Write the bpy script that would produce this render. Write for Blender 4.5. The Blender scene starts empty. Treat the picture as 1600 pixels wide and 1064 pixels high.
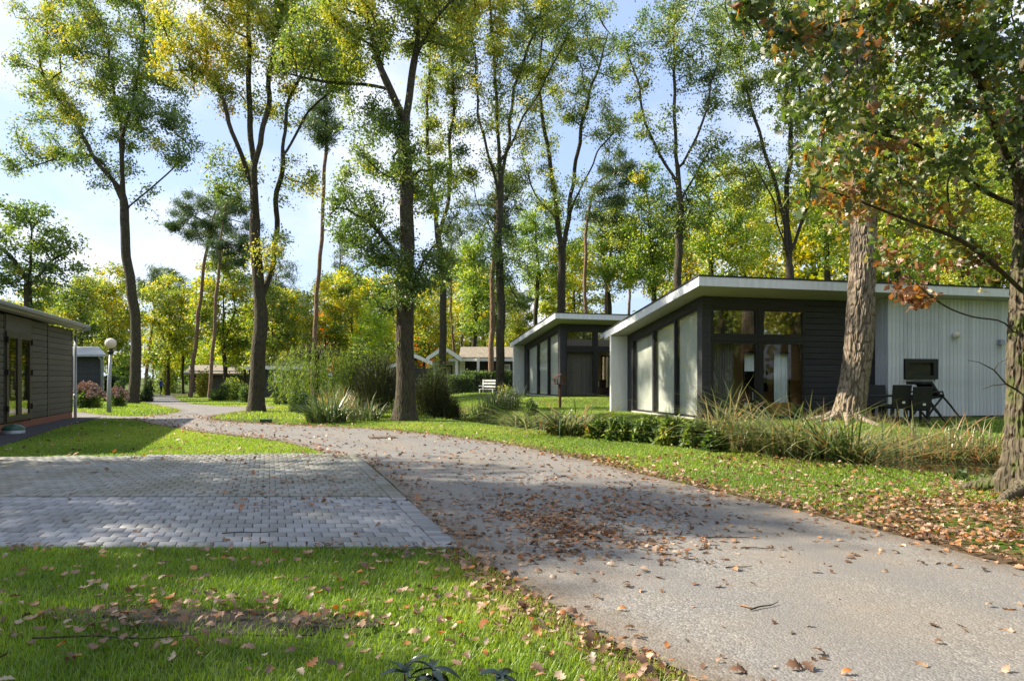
import bpy, math, random
import numpy as np
from mathutils import Vector, geometry
R = math.radians
SC = bpy.context.scene
COL = SC.collection
rng = np.random.default_rng(7)
random.seed(7)
# ------------------------------------------------------------------ camera, sky, sun, exposure
EYE = 1.5; FPX = 1066.7; HOR = 589.0
cam = bpy.data.cameras.new('camera'); camo = bpy.data.objects.new('camera', cam); COL.objects.link(camo)
camo.location = (0, 0, EYE); camo.rotation_euler = (R(90), 0, 0)
cam.sensor_width = 36; cam.lens = 24.0; cam.shift_y = (HOR - 532) / 1600; cam.clip_start = 0.05; cam.clip_end = 2000
SC.camera = camo
SUN = Vector((-0.975, 0.22, 0)).normalized() * math.cos(R(37)) + Vector((0, 0, math.sin(R(37))))
sl = bpy.data.lights.new('sun', 'SUN'); so = bpy.data.objects.new('sun', sl); COL.objects.link(so)
sl.energy = 4.0; sl.angle = R(0.8); sl.color = (1.0, 0.89, 0.70)
so.rotation_euler = (-SUN).to_track_quat('-Z', 'Y').to_euler(); so.location = (-30, 10, 40)
W = bpy.data.worlds.new('World'); SC.world = W; W.use_nodes = True
wn = W.node_tree; wn.nodes.clear()
def wnode(t, **k):
    n = wn.nodes.new(t)
    for a, b in k.items(): setattr(n, a, b)
    return n
sky = wnode('ShaderNodeTexSky', sky_type='NISHITA', sun_disc=False, sun_elevation=R(37), sun_rotation=math.atan2(SUN.x, SUN.y), dust_density=1.6, air_density=1.0, ozone_density=1.6)
tc = wnode('ShaderNodeTexCoord'); sep = wnode('ShaderNodeSeparateXYZ'); wn.links.new(tc.outputs['Generated'], sep.inputs[0])
zz = wnode('ShaderNodeMath', operation='ADD'); zz.inputs[1].default_value = 0.22; wn.links.new(sep.outputs[2], zz.inputs[0])
zm = wnode('ShaderNodeMath', operation='MAXIMUM'); zm.inputs[1].default_value = 0.05; wn.links.new(zz.outputs[0], zm.inputs[0])
dv = wnode('ShaderNodeVectorMath', operation='DIVIDE'); wn.links.new(tc.outputs['Generated'], dv.inputs[0]); wn.links.new(zm.outputs[0], dv.inputs[1])
mp = wnode('ShaderNodeMapping'); mp.inputs['Scale'].default_value = (1.15, 0.8, 1.0); mp.inputs['Location'].default_value = (3.1, 1.7, 0.4); wn.links.new(dv.outputs[0], mp.inputs[0])
nz = wnode('ShaderNodeTexNoise'); nz.inputs['Scale'].default_value = 1.7; nz.inputs['Detail'].default_value = 6; nz.inputs['Roughness'].default_value = 0.52; wn.links.new(mp.outputs[0], nz.inputs['Vector'])
cr = wnode('ShaderNodeValToRGB'); cr.color_ramp.elements[0].position = 0.40; cr.color_ramp.elements[1].position = 0.64; wn.links.new(nz.outputs['Fac'], cr.inputs[0])
mx = wnode('ShaderNodeMixRGB'); wn.links.new(cr.outputs[0], mx.inputs[0])
hz = wnode('ShaderNodeMixRGB'); hz.inputs[0].default_value = 0.55; hz.inputs[2].default_value = (3.7, 4.8, 7.4, 1); wn.links.new(sky.outputs[0], hz.inputs[1])
wn.links.new(hz.outputs[0], mx.inputs[1]); mx.inputs[2].default_value = (5.8, 6.1, 6.7, 1)
bg = wnode('ShaderNodeBackground'); bg.inputs[1].default_value = 0.061; wn.links.new(mx.outputs[0], bg.inputs[0])
wo = wnode('ShaderNodeOutputWorld'); wn.links.new(bg.outputs[0], wo.inputs[0])
SC.view_settings.view_transform = 'Standard'; SC.view_settings.look = 'None'; SC.view_settings.gamma = 1; SC.view_settings.exposure = 1.68
SC.view_settings.use_curve_mapping = False
SC.render.engine = 'CYCLES'
SC.cycles.max_bounces = 8; SC.cycles.diffuse_bounces = 3; SC.cycles.glossy_bounces = 3; SC.cycles.transmission_bounces = 5; SC.cycles.transparent_max_bounces = 12
SC.cycles.use_denoising = True; SC.cycles.caustics_reflective = False; SC.cycles.caustics_refractive = False

# ------------------------------------------------------------------ materials
class NT:
    def __init__(s, name):
        s.m = bpy.data.materials.new(name); s.m.use_nodes = True; s.t = s.m.node_tree; s.t.nodes.clear()
        s.out = s.n('ShaderNodeOutputMaterial')
    def n(s, t, ins=None, **k):
        x = s.t.nodes.new(t)
        for a, b in k.items(): setattr(x, a, b)
        for a, b in (ins or {}).items():
            if hasattr(b, 'is_linked') or isinstance(b, bpy.types.NodeSocket): s.t.links.new(b, x.inputs[a])
            else: x.inputs[a].default_value = b
        return x
    def ramp(s, fac, stops):
        r = s.n('ShaderNodeValToRGB', {0: fac}); e = r.color_ramp.elements
        while len(e) < len(stops): e.new(0.5)
        for i, (p, c) in enumerate(stops):
            e[i].position = p; e[i].color = (*c, 1) if len(c) == 3 else c
        return r.outputs[0]
    def coord(s, kind='Object', scale=(1, 1, 1)):
        c = s.n('ShaderNodeTexCoord'); return s.n('ShaderNodeMapping', {0: c.outputs[kind], 'Scale': scale}).outputs[0]
    def noise(s, vec, scale=5, detail=4, rough=0.55):
        return s.n('ShaderNodeTexNoise', {'Vector': vec, 'Scale': scale, 'Detail': detail, 'Roughness': rough}).outputs['Fac']
    def voro(s, vec, scale=5, out='Distance', feature='F1'):
        return s.n('ShaderNodeTexVoronoi', {'Vector': vec, 'Scale': scale}, feature=feature).outputs[out]
    def mix(s, fac, a, b, mode='MIX'):
        return s.n('ShaderNodeMixRGB', {0: fac, 1: a, 2: b}, blend_type=mode).outputs[0]
    def math(s, op, a, b=0.0):
        return s.n('ShaderNodeMath', {0: a, 1: b}, operation=op).outputs[0]
    def bump(s, h, strength=0.5, dist=0.02):
        return s.n('ShaderNodeBump', {'Height': h, 'Strength': strength, 'Distance': dist}).outputs[0]
    def bsdf(s, col, rough=0.7, normal=None, metal=0.0, spec=0.4):
        b = s.n('ShaderNodeBsdfPrincipled')
        for k, v in (('Base Color', col), ('Roughness', rough), ('Metallic', metal), ('Specular IOR Level', spec)):
            if isinstance(v, bpy.types.NodeSocket): s.t.links.new(v, b.inputs[k])
            else: b.inputs[k].default_value = (*v, 1) if isinstance(v, tuple) and len(v) == 3 else v
        if normal is not None: s.t.links.new(normal, b.inputs['Normal'])
        return b.outputs[0]
    def done(s, sh):
        s.t.links.new(sh, s.out.inputs[0]); return s.m
def plain(name, col, rough=0.6, var=0.12, scale=6, bump=0.0, metal=0.0, spec=0.4, cs=(1, 1, 1), rnd=0.0):
    m = NT(name); v = m.coord('Object', cs); f = m.noise(v, scale, 5)
    lo = tuple(c * (1 - var) for c in col); hi = tuple(min(1, c * (1 + var)) for c in col)
    c = m.ramp(f, [(0.3, lo), (0.7, hi)])
    if rnd:
        oi = m.n('ShaderNodeObjectInfo'); k = m.n('ShaderNodeMapRange', {0: oi.outputs['Random'], 3: 1 - rnd, 4: 1 + rnd}).outputs[0]
        cc = m.n('ShaderNodeCombineColor', {0: k, 1: k, 2: k}).outputs[0]; c = m.mix(1.0, c, cc, 'MULTIPLY')
    nrm = m.bump(m.noise(v, scale * 6, 4), bump, 0.01) if bump else None
    return m.done(m.bsdf(c, rough, nrm, metal, spec))
def leafmat(name, stops, trans=0.45, rough=0.5, gloss=0.06):
    m = NT(name); a = m.n('ShaderNodeAttribute', attribute_name='tint')
    c = m.ramp(a.outputs['Fac'], stops)
    oi = m.n('ShaderNodeObjectInfo'); c = m.mix(1.0, c, oi.outputs['Color'], 'MULTIPLY')
    d = m.n('ShaderNodeBsdfDiffuse', {0: c}).outputs[0]
    ct = m.n('ShaderNodeHueSaturation', {'Saturation': 1.05, 'Value': 1.9, 'Color': c}).outputs[0]
    t = m.n('ShaderNodeBsdfTranslucent', {0: ct}).outputs[0]
    s = m.n('ShaderNodeMixShader', {0: trans, 1: d, 2: t}).outputs[0]
    g = m.n('ShaderNodeBsdfGlossy', {0: (1, 1, 1, 1), 'Roughness': rough}).outputs[0]
    return m.done(m.n('ShaderNodeMixShader', {0: gloss, 1: s, 2: g}).outputs[0])
OAKR = [(0, (.030, .055, .012)), (.3, (.075, .135, .018)), (.5, (.175, .235, .028)), (.68, (.40, .37, .035)), (.80, (.43, .33, .03)), (.90, (.36, .15, .022)), (1, (.15, .06, .025))]
M = {}
M['oak_leaf'] = leafmat('oak_leaf', OAKR)
M['oak_rust'] = leafmat('rusty_oak_leaf', [(0, (.028, .05, .012)), (.35, (.07, .12, .018)), (.5, (.13, .165, .025)), (.64, (.24, .18, .03)), (.8, (.27, .11, .024)), (1, (.12, .05, .022))])
M['pine_needle'] = leafmat('pine_needle', [(0, (.03, .065, .026)), (.6, (.085, .135, .04)), (1, (.17, .19, .05))], .25, .5, .05)
M['shrub_leaf'] = leafmat('shrub_leaf', [(0, (.02, .045, .012)), (.4, (.075, .13, .02)), (.7, (.20, .25, .03)), (1, (.40, .34, .04))], .4, .6, .035)
M['grass'] = leafmat('grass_blade', [(0, (.095, .165, .016)), (.45, (.19, .295, .024)), (.75, (.29, .36, .04)), (1, (.44, .40, .14))], .4, .5, .04)
M['reed'] = leafmat('reed_blade', [(0, (.035, .065, .02)), (.35, (.09, .13, .035)), (.6, (.22, .22, .08)), (.8, (.34, .24, .10)), (1, (.30, .14, .05))], .3, .45, .07)
M['dead_leaf'] = leafmat('dead_leaf', [(0, (.065, .040, .027)), (.3, (.165, .082, .040)), (.6, (.26, .16, .09)), (.8, (.36, .13, .025)), (1, (.36, .285, .215))], .18, .5, .05)
M['twig'] = leafmat('broom_twig', [(0, (.03, .035, .018)), (.6, (.07, .075, .03)), (1, (.16, .12, .05))], .1, .6, .02)
def bark(name, dark, light, moss=0.0, sc=1.0, mossx=None):
    m = NT(name); v = m.coord('Object', (1, 1, .22))
    f = m.voro(v, 22 * sc, 'Distance'); g = m.noise(v, 9 * sc, 6, .65)
    h = m.math('ADD', m.math('MULTIPLY', f, .7), m.math('MULTIPLY', g, .6))
    c = m.ramp(h, [(.3, dark), (.75, light)])
    at = m.n('ShaderNodeAttribute', attribute_name='furrow').outputs['Fac']; c = m.mix(m.math('MULTIPLY', at, .85), c, (*[x * .7 for x in dark], 1))
    big = m.noise(m.coord('Object'), 2.2, 4); c = m.mix(m.math('MULTIPLY', big, .5), c, (*[x * .55 for x in light], 1))
    if moss:
        gm = m.noise(m.coord('Object'), 3.5, 5, .6); k = m.ramp(gm, [(.48, (0, 0, 0)), (.62, (moss,) * 3)])
        c = m.mix(k, c, (.07, .095, .02, 1))
    return m.done(m.bsdf(c, .9, m.bump(h, 1.0, .04), 0, .2))
M['bark_oak'] = bark('bark_oak', (.016, .013, .010), (.085, .070, .052), .3)
M['bark_mossy'] = bark('bark_mossy', (.03, .025, .018), (.15, .125, .09), .8, 1.3)
M['bark_pine'] = bark('bark_pine', (.07, .043, .03), (.26, .17, .115), 0, .7)
M['bark_big'] = bark('bark_big_pine', (.085, .062, .046), (.36, .29, .22), .12, 1.3)
def ground_mat():
    m = NT('soil_and_turf'); v = m.coord('Object')
    a = m.noise(v, .6, 5); b = m.noise(v, 14, 5, .7)
    c = m.ramp(b, [(.3, (.028, .042, .010)), (.55, (.07, .11, .018)), (.8, (.13, .14, .04))])
    br = m.ramp(b, [(.3, (.05, .035, .022)), (.7, (.13, .09, .055))])
    k = m.ramp(a, [(.52, (0, 0, 0)), (.68, (.8, .8, .8))])
    e = m.n('ShaderNodeAttribute', attribute_name='edge').outputs['Fac']; k = m.math('MAXIMUM', k, m.ramp(m.math('ADD', e, m.math('MULTIPLY', m.noise(v, 3, 4), .5)), [(.45, (1, 1, 1)), (.8, (0, 0, 0))]))
    return m.done(m.bsdf(m.mix(k, c, br), .95, m.bump(b, .6, .03), 0, .1))
M['ground'] = ground_mat()
def asphalt():
    m = NT('asphalt'); v = m.coord('Object')
    st = m.voro(v, 68, 'Color'); dist = m.voro(v, 68, 'Distance'); big = m.noise(v, .55, 5, .6); mid = m.noise(v, 4, 5, .65)
    g = m.n('ShaderNodeRGBToBW', {0: st}).outputs[0]
    c = m.ramp(g, [(.12, (.105, .102, .10)), (.5, (.185, .18, .176)), (.92, (.31, .30, .29))])
    c = m.mix(m.ramp(big, [(.40, (0, 0, 0)), (.62, (.7, .7, .7))]), c, (.21, .18, .15, 1))
    c = m.mix(m.ramp(mid, [(.35, (.45, .45, .45)), (.6, (0, 0, 0))]), c, (.17, .158, .15, 1))
    e = m.n('ShaderNodeAttribute', attribute_name='edge').outputs['Fac']; tr_ = m.math('ADD', m.math('ABSOLUTE', m.math('SUBTRACT', e, 1.15)), m.math('MULTIPLY', m.noise(v, 1.6, 3), .35)); c = m.mix(m.ramp(tr_, [(.15, (.6, .6, .6)), (.5, (0, 0, 0))]), c, (.155, .15, .148, 1))
    ew = m.ramp(m.math('ADD', m.math('MINIMUM', e, 1.0), m.math('MULTIPLY', m.noise(v, 2.3, 5, .65), .9)), [(.45, (1, 1, 1)), (.85, (0, 0, 0))])
    c = m.mix(m.math('MULTIPLY', ew, .8), c, m.ramp(m.noise(v, 20, 4, .7), [(.3, (.075, .055, .038)), (.7, (.20, .155, .11))]))
    pt = m.ramp(m.noise(v, .9, 2, .5), [(.55, (0, 0, 0)), (.58, (.35, .35, .35))]); c = m.mix(pt, c, (.16, .158, .16, 1))
    ck = m.voro(v, 1.1, 'Distance', 'DISTANCE_TO_EDGE'); c = m.mix(m.ramp(m.math('ADD', ck, m.math('MULTIPLY', m.noise(v, 6, 4), .03)), [(.012, (.14, .14, .14)), (.02, (0, 0, 0))]), c, (.07, .06, .05, 1))
    hgt = m.math('ADD', m.math('MULTIPLY', dist, -1.0), m.math('MULTIPLY', mid, .5))
    return m.done(m.bsdf(c, .62, m.bump(hgt, .5, .008), 0, .3))
M['asphalt'] = asphalt()
def paver_mat(name, lo, hi, mossy):
    m = NT(name); v = m.coord('Object'); gv = m.n('ShaderNodeNewGeometry').outputs['Position']
    a = m.n('ShaderNodeAttribute', attribute_name='tint').outputs['Fac']; oi = m.n('ShaderNodeObjectInfo').outputs['Random']
    k = m.math('FRACT', m.math('ADD', a, oi)); f = m.noise(gv, 30, 5, .7); d = m.noise(gv, .9, 5, .6)
    k = m.math('ADD', m.math('MULTIPLY', k, .6), m.math('MULTIPLY', f, .4))
    c = m.ramp(k, [(.15, lo), (.85, hi)])
    c = m.mix(m.ramp(d, [(.42, (0, 0, 0)), (.66, (mossy,) * 3)]), c, (.12, .115, .075, 1))
    return m.done(m.bsdf(c, .55, m.bump(f, .35, .006), 0, .45))
M['paver'] = paver_mat('paver_concrete', (.15, .155, .175), (.30, .305, .335), .45)
M['paver_old'] = paver_mat('paver_weathered', (.15, .15, .14), (.235, .235, .222), .8)
M['joint'] = plain('joint_sand', (.05, .055, .03), .95, .5, 12)
M['joint'].name = 'joint_sand'
M['gravel'] = plain('dark_gravel', (.04, .04, .05), .9, .6, 60, .8)
M['soil'] = plain('dark_soil', (.05, .04, .032), .95, .5, 30, .9)
M['white'] = plain('white_paint', (.82, .82, .81), .45, .07, 3, cs=(3, 3, .5))
M['fascia'] = plain('white_fascia', (.79, .81, .86), .35, .09, 3, cs=(3, 3, .4))
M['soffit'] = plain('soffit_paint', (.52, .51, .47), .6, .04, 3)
M['black_wood'] = plain('black_stained_wood', (.032, .032, .039), .55, .35, 5, .3, cs=(.25, 1, 4), rnd=.25)
M['black_frame'] = plain('black_window_frame', (.016, .016, .018), .4, .1, 4)
M['grey_plank'] = plain('pale_grey_plank', (.65, .67, .735), .65, .14, 3, .3, cs=(6, 6, .5), rnd=.11)
M['roofing'] = plain('black_roofing', (.03, .03, .034), .7, .3, 10)
M['olive_board'] = plain('grey_brown_board', (.088, .080, .066), .6, .25, 5, .3, cs=(.3, .3, 5), rnd=.16)
M['dark_board'] = plain('charcoal_board', (.035, .036, .044), .6, .2, 5, .2, rnd=.15)
M['brown_frame'] = plain('brown_door_frame', (.06, .045, .032), .45, .15, 5)
M['brick'] = plain('red_plinth_brick', (.26, .11, .07), .85, .3, 20, .4)
M['grey_metal'] = plain('grey_metal', (.30, .33, .37), .4, .1, 5, metal=.3)
M['pipe'] = plain('grey_plastic_pipe', (.36, .39, .43), .4, .08, 5)
M['zinc'] = plain('pale_zinc_roof', (.40, .42, .46), .4, .1, 4, metal=.2)
M['green_plastic'] = plain('green_plastic', (.02, .075, .05), .4, .2, 8)
M['cream_glass'] = plain('opal_globe', (.74, .66, .54), .2, .08, 3)
M['wicker'] = plain('black_wicker', (.018, .018, .022), .6, .5, 40, .7)
M['tile'] = plain('grey_roof_tile', (.22, .19, .15), .8, .4, 5, .3)
M['brown_wood'] = plain('brown_wood', (.11, .045, .025), .6, .3, 10, .3)
M['pine_wood'] = plain('yellow_pine_wood', (.60, .34, .11), .5, .15, 5, .1, cs=(1, 1, .2))
M['oak_panel'] = plain('warm_oak_panel', (.64, .44, .26), .5, .15, 3, cs=(1, 1, .2))
M['inner_wall'] = plain('beige_plaster', (.68, .60, .48), .8, .05, 3)
M['inner_floor'] = plain('laminate_floor', (.36, .25, .16), .5, .2, 4)
M['curtain'] = plain('grey_curtain', (.17, .15, .15), .8, .1, 8)
M['leather'] = plain('brown_leather', (.05, .028, .02), .5, .2, 8)
M['blue_cloth'] = plain('blue_jacket_cloth', (.03, .10, .50), .8, .15, 20)
M['black_cloth'] = plain('black_trousers_cloth', (.015, .015, .018), .8, .2, 20)
M['skin'] = plain('skin', (.50, .30, .22), .55, .08, 10)
M['hair'] = plain('dark_hair', (.04, .025, .015), .6, .3, 30)
M['pink'] = plain('faded_hydrangea', (.50, .33, .27), .8, .35, 12)
M['iron'] = plain('rusty_iron', (.10, .075, .06), .7, .3, 20, .5)
M['logo'] = plain('white_badge', (.8, .8, .8), .3, .02)
M['screen'] = plain('black_screen', (.008, .008, .009), .15, .05)
M['cushion'] = plain('pale_cushion', (.62, .56, .50), .8, .1, 5)
def blind():
    m = NT('white_vertical_blind'); c = (.86, .85, .84, 1)
    d = m.n('ShaderNodeBsdfDiffuse', {0: c}).outputs[0]; t = m.n('ShaderNodeBsdfTranslucent', {0: c}).outputs[0]
    return m.done(m.n('ShaderNodeMixShader', {0: .25, 1: d, 2: t}).outputs[0])
M['blind'] = blind()
def glass(name, refl, tint):
    m = NT(name); t = m.n('ShaderNodeBsdfTransparent', {0: (*tint, 1)}).outputs[0]; g = m.n('ShaderNodeBsdfGlossy', {0: (1, 1, 1, 1), 'Roughness': .02}).outputs[0]
    lw = m.math('POWER', m.n('ShaderNodeLayerWeight', {'Blend': .5}).outputs['Facing'], 5.0)
    return m.done(m.n('ShaderNodeMixShader', {0: m.n('ShaderNodeMapRange', {0: lw, 3: refl, 4: 1.0}).outputs[0], 1: t, 2: g}).outputs[0])
M['glass'] = glass('window_glass', .025, (.93, .95, .93))
M['glass_mirror'] = glass('upper_window_glass', .13, (.80, .80, .74))
def water():
    m = NT('pond_water'); v = m.coord('Object'); b = m.bump(m.noise(v, 5, 3), .06, .02)
    return m.done(m.bsdf((.012, .014, .008), .04, b, 0, .6))
M['water'] = water()

# ------------------------------------------------------------------ object helpers
def tag(o, label=None, cat=None, group=None, kind=None):
    if label: o['label'] = label
    if cat: o['category'] = cat
    if group: o['group'] = group
    if kind: o['kind'] = kind
    return o
def link(o, parent=None):
    COL.objects.link(o)
    if parent is not None: o.parent = parent
    return o
def thing(name, label, cat, loc=(0, 0, 0), rz=0.0, group=None):
    o = bpy.data.objects.new(name, None); o.empty_display_size = .2; link(o); o.location = loc; o.rotation_euler = (0, 0, rz)
    return tag(o, label, cat, group)
def arr_mesh(name, V, F, mat, attrs=None, smooth=False, mi=None):
    V = np.asarray(V, dtype=np.float32).reshape(-1, 3); F = np.asarray(F, dtype=np.int32)
    me = bpy.data.meshes.new(name); n, k = F.shape
    me.vertices.add(len(V)); me.vertices.foreach_set('co', V.ravel())
    me.loops.add(n * k); me.loops.foreach_set('vertex_index', F.ravel())
    me.polygons.add(n); me.polygons.foreach_set('loop_start', np.arange(n, dtype=np.int32) * k)
    if smooth: me.polygons.foreach_set('use_smooth', np.ones(n, dtype=bool))
    for m_ in (mat if isinstance(mat, (list, tuple)) else [mat]): me.materials.append(m_)
    if mi is not None: me.polygons.foreach_set('material_index', np.asarray(mi, dtype=np.int32))
    me.update(calc_edges=True)
    for a, val in (attrs or {}).items():
        at = me.attributes.new(a, 'FLOAT', 'POINT'); at.data.foreach_set('value', np.asarray(val, dtype=np.float32))
    me.validate(); return me
def obj(name, me, parent=None, loc=None):
    o = bpy.data.objects.new(name, me); link(o, parent)
    if loc is not None: o.location = loc
    return o
class MB:
    """collects boxes, prisms and tubes for one mesh"""
    def __init__(s): s.v = []; s.f = []; s.mi = []; s.k = 0
    def poly(s, pts, faces):
        b = len(s.v); s.v += [tuple(p) for p in pts]
        for f in faces: s.f.append([b + i for i in f]); s.mi.append(s.k)
        return s
    def box(s, x0, x1, y0, y1, z0, z1):
        p = [(x0, y0, z0), (x1, y0, z0), (x1, y1, z0), (x0, y1, z0), (x0, y0, z1), (x1, y0, z1), (x1, y1, z1), (x0, y1, z1)]
        return s.poly(p, [(0, 3, 2, 1), (4, 5, 6, 7), (0, 1, 5, 4), (1, 2, 6, 5), (2, 3, 7, 6), (3, 0, 4, 7)])
    def prism_x(s, x0, x1, yz):
        n = len(yz); p = [(x0, y, z) for y, z in yz] + [(x1, y, z) for y, z in yz]
        return s.poly(p, [tuple(range(n)), tuple(range(2 * n - 1, n - 1, -1))] + [(i, i + n, (i + 1) % n + n, (i + 1) % n) for i in range(n)])
    def prism_y(s, y0, y1, xz):
        n = len(xz); p = [(x, y0, z) for x, z in xz] + [(x, y1, z) for x, z in xz]
        return s.poly(p, [tuple(range(n)), tuple(range(2 * n - 1, n - 1, -1))] + [(i, i + n, (i + 1) % n + n, (i + 1) % n) for i in range(n)])
    def prism_z(s, z0, z1, xy):
        n = len(xy); p = [(x, y, z0) for x, y in xy] + [(x, y, z1) for x, y in xy]
        return s.poly(p, [tuple(range(n - 1, -1, -1)), tuple(range(n, 2 * n))] + [(i, (i + 1) % n, (i + 1) % n + n, i + n) for i in range(n)])
    def tube(s, pts, r, sides=8):
        pts = [Vector(p) for p in pts]; rr = r if isinstance(r, (list, tuple)) else [r] * len(pts); rings = []
        for i, p in enumerate(pts):
            d = (pts[min(i + 1, len(pts) - 1)] - pts[max(i - 1, 0)]).normalized()
            a = d.orthogonal().normalized() if abs(d.z) > .9 else d.cross(Vector((0, 0, 1))).normalized()
            if abs(d.z) > .9: a = (Vector((1, 0, 0)) - d * d.x).normalized()
            b = d.cross(a); rings.append([p + (a * math.cos(6.28319 * k / sides) + b * math.sin(6.28319 * k / sides)) * rr[i] for k in range(sides)])
        v = [q for ring in rings for q in ring]; f = []
        for i in range(len(pts) - 1):
            for k in range(sides): f.append((i * sides + k, i * sides + (k + 1) % sides, (i + 1) * sides + (k + 1) % sides, (i + 1) * sides + k))
        f.append(tuple(range(sides - 1, -1, -1))); f.append(tuple((len(pts) - 1) * sides + k for k in range(sides)))
        return s.poly(v, f)
    def lathe(s, prof, c=(0, 0, 0), sides=20):
        v = []; f = []
        for r_, z in prof:
            for k in range(sides): v.append((c[0] + r_ * math.cos(6.28319 * k / sides), c[1] + r_ * math.sin(6.28319 * k / sides), c[2] + z))
        for i in range(len(prof) - 1):
            for k in range(sides): f.append((i * sides + k, i * sides + (k + 1) % sides, (i + 1) * sides + (k + 1) % sides, (i + 1) * sides + k))
        return s.poly(v, f)
    def mesh(s, name, mat, smooth=False):
        me = bpy.data.meshes.new(name); me.from_pydata(s.v, [], s.f)
        for m_ in (mat if isinstance(mat, (list, tuple)) else [mat]): me.materials.append(m_)
        if s.k: me.polygons.foreach_set('material_index', s.mi)
        if smooth: me.polygons.foreach_set('use_smooth', [True] * len(me.polygons))
        me.update(); return me
    def build(s, name, mat, parent=None, smooth=False, bevel=0.0):
        o = obj(name, s.mesh(name, mat, smooth), parent)
        if bevel:
            b = o.modifiers.new('bevel', 'BEVEL'); b.width = bevel; b.segments = 2; b.limit_method = 'ANGLE'
        return o
def copy_tree(o, parent=None):
    c = o.copy(); COL.objects.link(c); c.parent = parent
    for ch in list(o.children): copy_tree(ch, c)
    return c

# ------------------------------------------------------------------ terrain
def ss(t): t = np.clip(t, 0, 1); return t * t * (3 - 2 * t)
H1 = (5.567, 20.0, R(14.4)); H2 = (2.37, 33.7, R(18.4))
POND = np.array([(12.5, 11.3, 2.1), (8.7, 12.6, 2.3), (7.0, 14.1, 1.8), (5.5, 16.2, .95), (3.2, 18.0, .65), (.5, 22.0, .8), (-2.0, 27.0, 1.0), (-3.4, 30.5, .8)])
def hdist(x, y, H, u0, u1, v0, v1):
    c, s_ = math.cos(H[2]), math.sin(H[2]); dx = x - H[0]; dy = y - H[1]; u = dx * c + dy * s_; v = -dx * s_ + dy * c
    a = np.maximum(np.maximum(u0 - u, u - u1), 0); b = np.maximum(np.maximum(v0 - v, v - v1), 0); return np.hypot(a, b)
def ponddist(x, y):
    best = np.full(np.shape(x), 9.0)
    for a, b in zip(POND[:-1], POND[1:]):
        d = b[:2] - a[:2]; t = np.clip(((x - a[0]) * d[0] + (y - a[1]) * d[1]) / (d @ d), 0, 1)
        q = np.hypot(x - a[0] - t * d[0], y - a[1] - t * d[1]) - (a[2] + t * (b[2] - a[2])); best = np.minimum(best, q)
    return best
T8 = (9.15, 18.5)
def h(x, y):
    x = np.asarray(x, dtype=float); y = np.asarray(y, dtype=float)
    z = -.42 * ss((y - 24) / 46) * ss((3 - x) / 8)
    b1 = 1 - ss(hdist(x, y, H1, -1.5, 13, -2.2, 9) / 3.2); z = z + b1 * (.235 - z)
    b2 = 1 - ss(hdist(x, y, H2, -2, 13, -3, 9) / 5.0); z = z + b2 * (1 - b1) * (.50 - z)
    z = z + .13 * np.exp(-((x - T8[0]) ** 2 + (y - T8[1]) ** 2) / 1.6)
    p = ponddist(x, y); z = z - (.6 + .25 * (z > .1)) * (1 - ss((p + .5) / 1.15))
    return z
def hh(x, y): return float(h(x, y))
def P(px, py, d): return Vector(((px - 800) / FPX * d, d, EYE - (py - HOR) / FPX * d))
def G(px, py, dz=0.0):
    z = 0.0
    for _ in range(12):
        d = (EYE - z) * FPX / (py - HOR); x = (px - 800) / FPX * d; z = .5 * z + .5 * hh(x, d)
    return (x, d)
def smooth_poly(pts, n=4):
    pts = np.array(pts); N = len(pts); out = []
    for i in range(N):
        p0, p1, p2, p3 = pts[i - 1], pts[i], pts[(i + 1) % N], pts[(i + 2) % N]
        for k in range(n):
            t = k / n; out.append(.5 * (2 * p1 + (p2 - p0) * t + (2 * p0 - 5 * p1 + 4 * p2 - p3) * t * t + (3 * p1 - p0 - 3 * p2 + p3) * t ** 3))
    return np.array(out)
def inside(poly, x, y):
    r = np.zeros(np.shape(x), bool); n = len(poly); j = n - 1
    for i in range(n):
        xi, yi = poly[i]; xj, yj = poly[j]
        c = ((yi > y) != (yj > y)) & (x < (xj - xi) * (y - yi) / (yj - yi + 1e-12) + xi); r ^= c; j = i
    return r
def edgedist(poly, x, y):
    best = np.full(np.shape(x), 1e9); n = len(poly)
    for i in range(n):
        a = poly[i - 1]; b = poly[i]; d = b - a; t = np.clip(((x - a[0]) * d[0] + (y - a[1]) * d[1]) / (d @ d + 1e-12), 0, 1)
        best = np.minimum(best, np.hypot(x - a[0] - t * d[0], y - a[1] - t * d[1]))
    return best
def sheet(name, poly, dz, mat, step=.8, kind='structure'):
    poly = np.array(poly); x0, y0 = poly.min(0); x1, y1 = poly.max(0)
    gx, gy = np.meshgrid(np.arange(x0, x1, step), np.arange(y0, y1, step)); gx = gx.ravel(); gy = gy.ravel()
    k = inside(poly, gx, gy) & (edgedist(poly, gx, gy) > step * .35)
    vs = [Vector(p) for p in poly] + [Vector((a, b)) for a, b in zip(gx[k], gy[k])]
    ed = [(i, (i + 1) % len(poly)) for i in range(len(poly))]
    v, e, f, *_ = geometry.delaunay_2d_cdt(vs, ed, [list(range(len(poly)))], 1, 1e-5)
    xy = np.array([(q.x, q.y) for q in v]); z = h(xy[:, 0], xy[:, 1]) + dz
    me = bpy.data.meshes.new(name); me.from_pydata(np.column_stack([xy, z]).tolist(), [], [list(t) for t in f]); me.materials.append(mat)
    me.polygons.foreach_set('use_smooth', [True] * len(me.polygons)); me.update()
    o = obj(name, me); o['kind'] = kind; return o
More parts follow.
